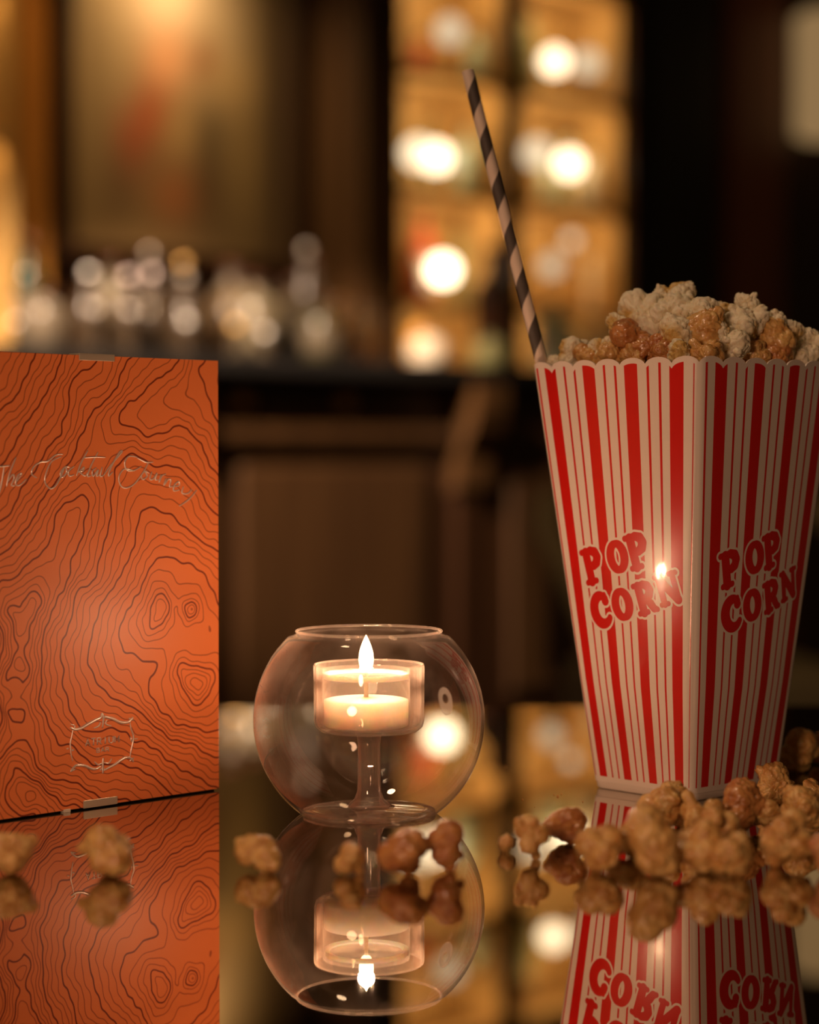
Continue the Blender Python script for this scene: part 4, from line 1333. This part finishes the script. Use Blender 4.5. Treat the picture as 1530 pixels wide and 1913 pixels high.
HK = [
    (1238, 553, 36, 'w', 'small white popcorn at the very top left of the heap', 0),
    (1277, 557, 56, 'w', 'white popcorn crowning the heap with a yellow centre', 1),
    (1198, 590, 84, 'w', 'largest smooth white popcorn on the left shoulder of the heap', 2),
    (1156, 606, 46, 'w', 'white popcorn at the outer left of the heap, beside the largest one', 3),
    (1253, 590, 64, 'w', 'yellowish white popcorn below the crowning piece', 4),
    (1176, 640, 72, 'd', 'reddish sticky caramel popcorn on the left of the heap above the rim', 0),
    (1217, 646, 56, 'd', 'dark caramel popcorn right of the reddish sticky one', 1),
    (1320, 616, 74, 'c', 'round toffee coloured popcorn in the middle of the heap', 0),
    (1326, 582, 68, 'w', 'white popcorn behind the round toffee coloured one', 5),
    (1391, 572, 42, 'w', 'white popcorn standing up as the right peak of the heap', 6),
    (1388, 597, 70, 'w', 'white popcorn carrying the right peak of the heap', 7),
    (1444, 604, 48, 'w', 'pointed white popcorn on the right slope of the heap', 1),
    (1450, 638, 74, 'c', 'golden brown glazed popcorn on the right of the heap', 2),
    (1476, 622, 46, 'w', 'white popcorn just right of the golden glazed one', 0),
    (1506, 632, 38, 'w', 'small white popcorn at the right end of the heap', 2),
    (1514, 660, 62, 'w', 'white popcorn at the rim by the right edge of the photo', 3),
    (1254, 630, 60, 'w', 'flat white popcorn in the hollow left of the toffee coloured one', 4),
    (1277, 656, 50, 'w', 'white popcorn at the rim above the box corner', 5),
    (1320, 660, 54, 'c', 'caramel popcorn at the rim under the round toffee one', 4),
    (1368, 650, 56, 'w', 'white popcorn at the rim right of the box corner', 6),
    (1395, 628, 54, 'w', 'cream popcorn under the right peak of the heap', 7),
    (1413, 658, 46, 'c', 'caramel popcorn at the rim left of the golden glazed one', 5),
    (1134, 644, 30, 'w', 'tiny white popcorn left of the reddish sticky one', 1),
    (1118, 656, 46, 'w', 'cream popcorn low on the left slope of the heap', 2),
    (1142, 664, 56, 'c', 'caramel popcorn at the rim left of the reddish sticky one', 6),
    (1068, 664, 58, 'w', 'white popcorn with amber hull near the straw', 3),
    (1040, 680, 30, 'w', 'little white popcorn next to the straw at the rim', 4),
    (1183, 668, 48, 'c', 'toffee popcorn at the rim under the reddish sticky one', 7),
    (1240, 664, 50, 'd', 'brown popcorn at the rim below the flat white one', 0),
    (1096, 668, 44, 'c', 'caramel popcorn at the rim between the hulled white one and the left slope', 1),
    (1450, 668, 52, 'd', 'brown popcorn at the rim under the golden glazed one', 1),
    (1486, 656, 50, 'w', 'white popcorn at the rim right of the golden glazed one', 5),
    (1345, 632, 46, 'w', 'white popcorn wedged right of the round toffee coloured one', 6),
    (1300, 590, 50, 'w', 'white popcorn at the back between the crown and the toffee one', 7),
    (1420, 600, 50, 'w', 'white popcorn between the right peak and the pointed one', 0),
]
for px, py, wpx, kd, lab, ix in HK:
    fd = front_depth(px)
    t = min(1.0, max(0.0, (672 - py) / 118.0))
    D = (fd + 1.25 + (97.0 - fd - 1.25) * t * 0.85) * cm
    kernel(kd, img_pt(px, py, D), wpx * 1.2 / 4000 * D, lab, 'popcorn heaped in the box', ix)
# packing under and behind the visible pieces
rk2 = random.Random(8)
cphi, sphi = math.cos(PHI), math.sin(PHI)
for i in range(-3, 4):
    for j in range(-3, 4):
        for layer in (1, 2):
            x = i * 1.28 + rk2.uniform(-0.25, 0.25)
            y = j * 1.25 + rk2.uniform(-0.25, 0.25)
            if abs(x) > 3.75 or abs(y) > 3.6:
                continue
            e = max(abs(x), abs(y)) / 4.2
            z = 17.9 + layer * 1.15
            mound = 19.0 + 2.6 * (1 - e ** 1.6) * (0.25 + 0.75 * (0.5 + 0.5 * math.tanh((x + y * 0.3 + 3.0) / 1.2)))
            if z > mound - 0.6:
                continue
            wx, wy = 12.53 + x * cphi - y * sphi, 96.8 + x * sphi + y * cphi
            kernel('w' if rk2.random() < 0.55 else 'c', (wx * cm, wy * cm, TABLE_Z + z * cm), 0.0165,
                   'popcorn packed in the striped box underneath the heap', 'popcorn packed inside the box')
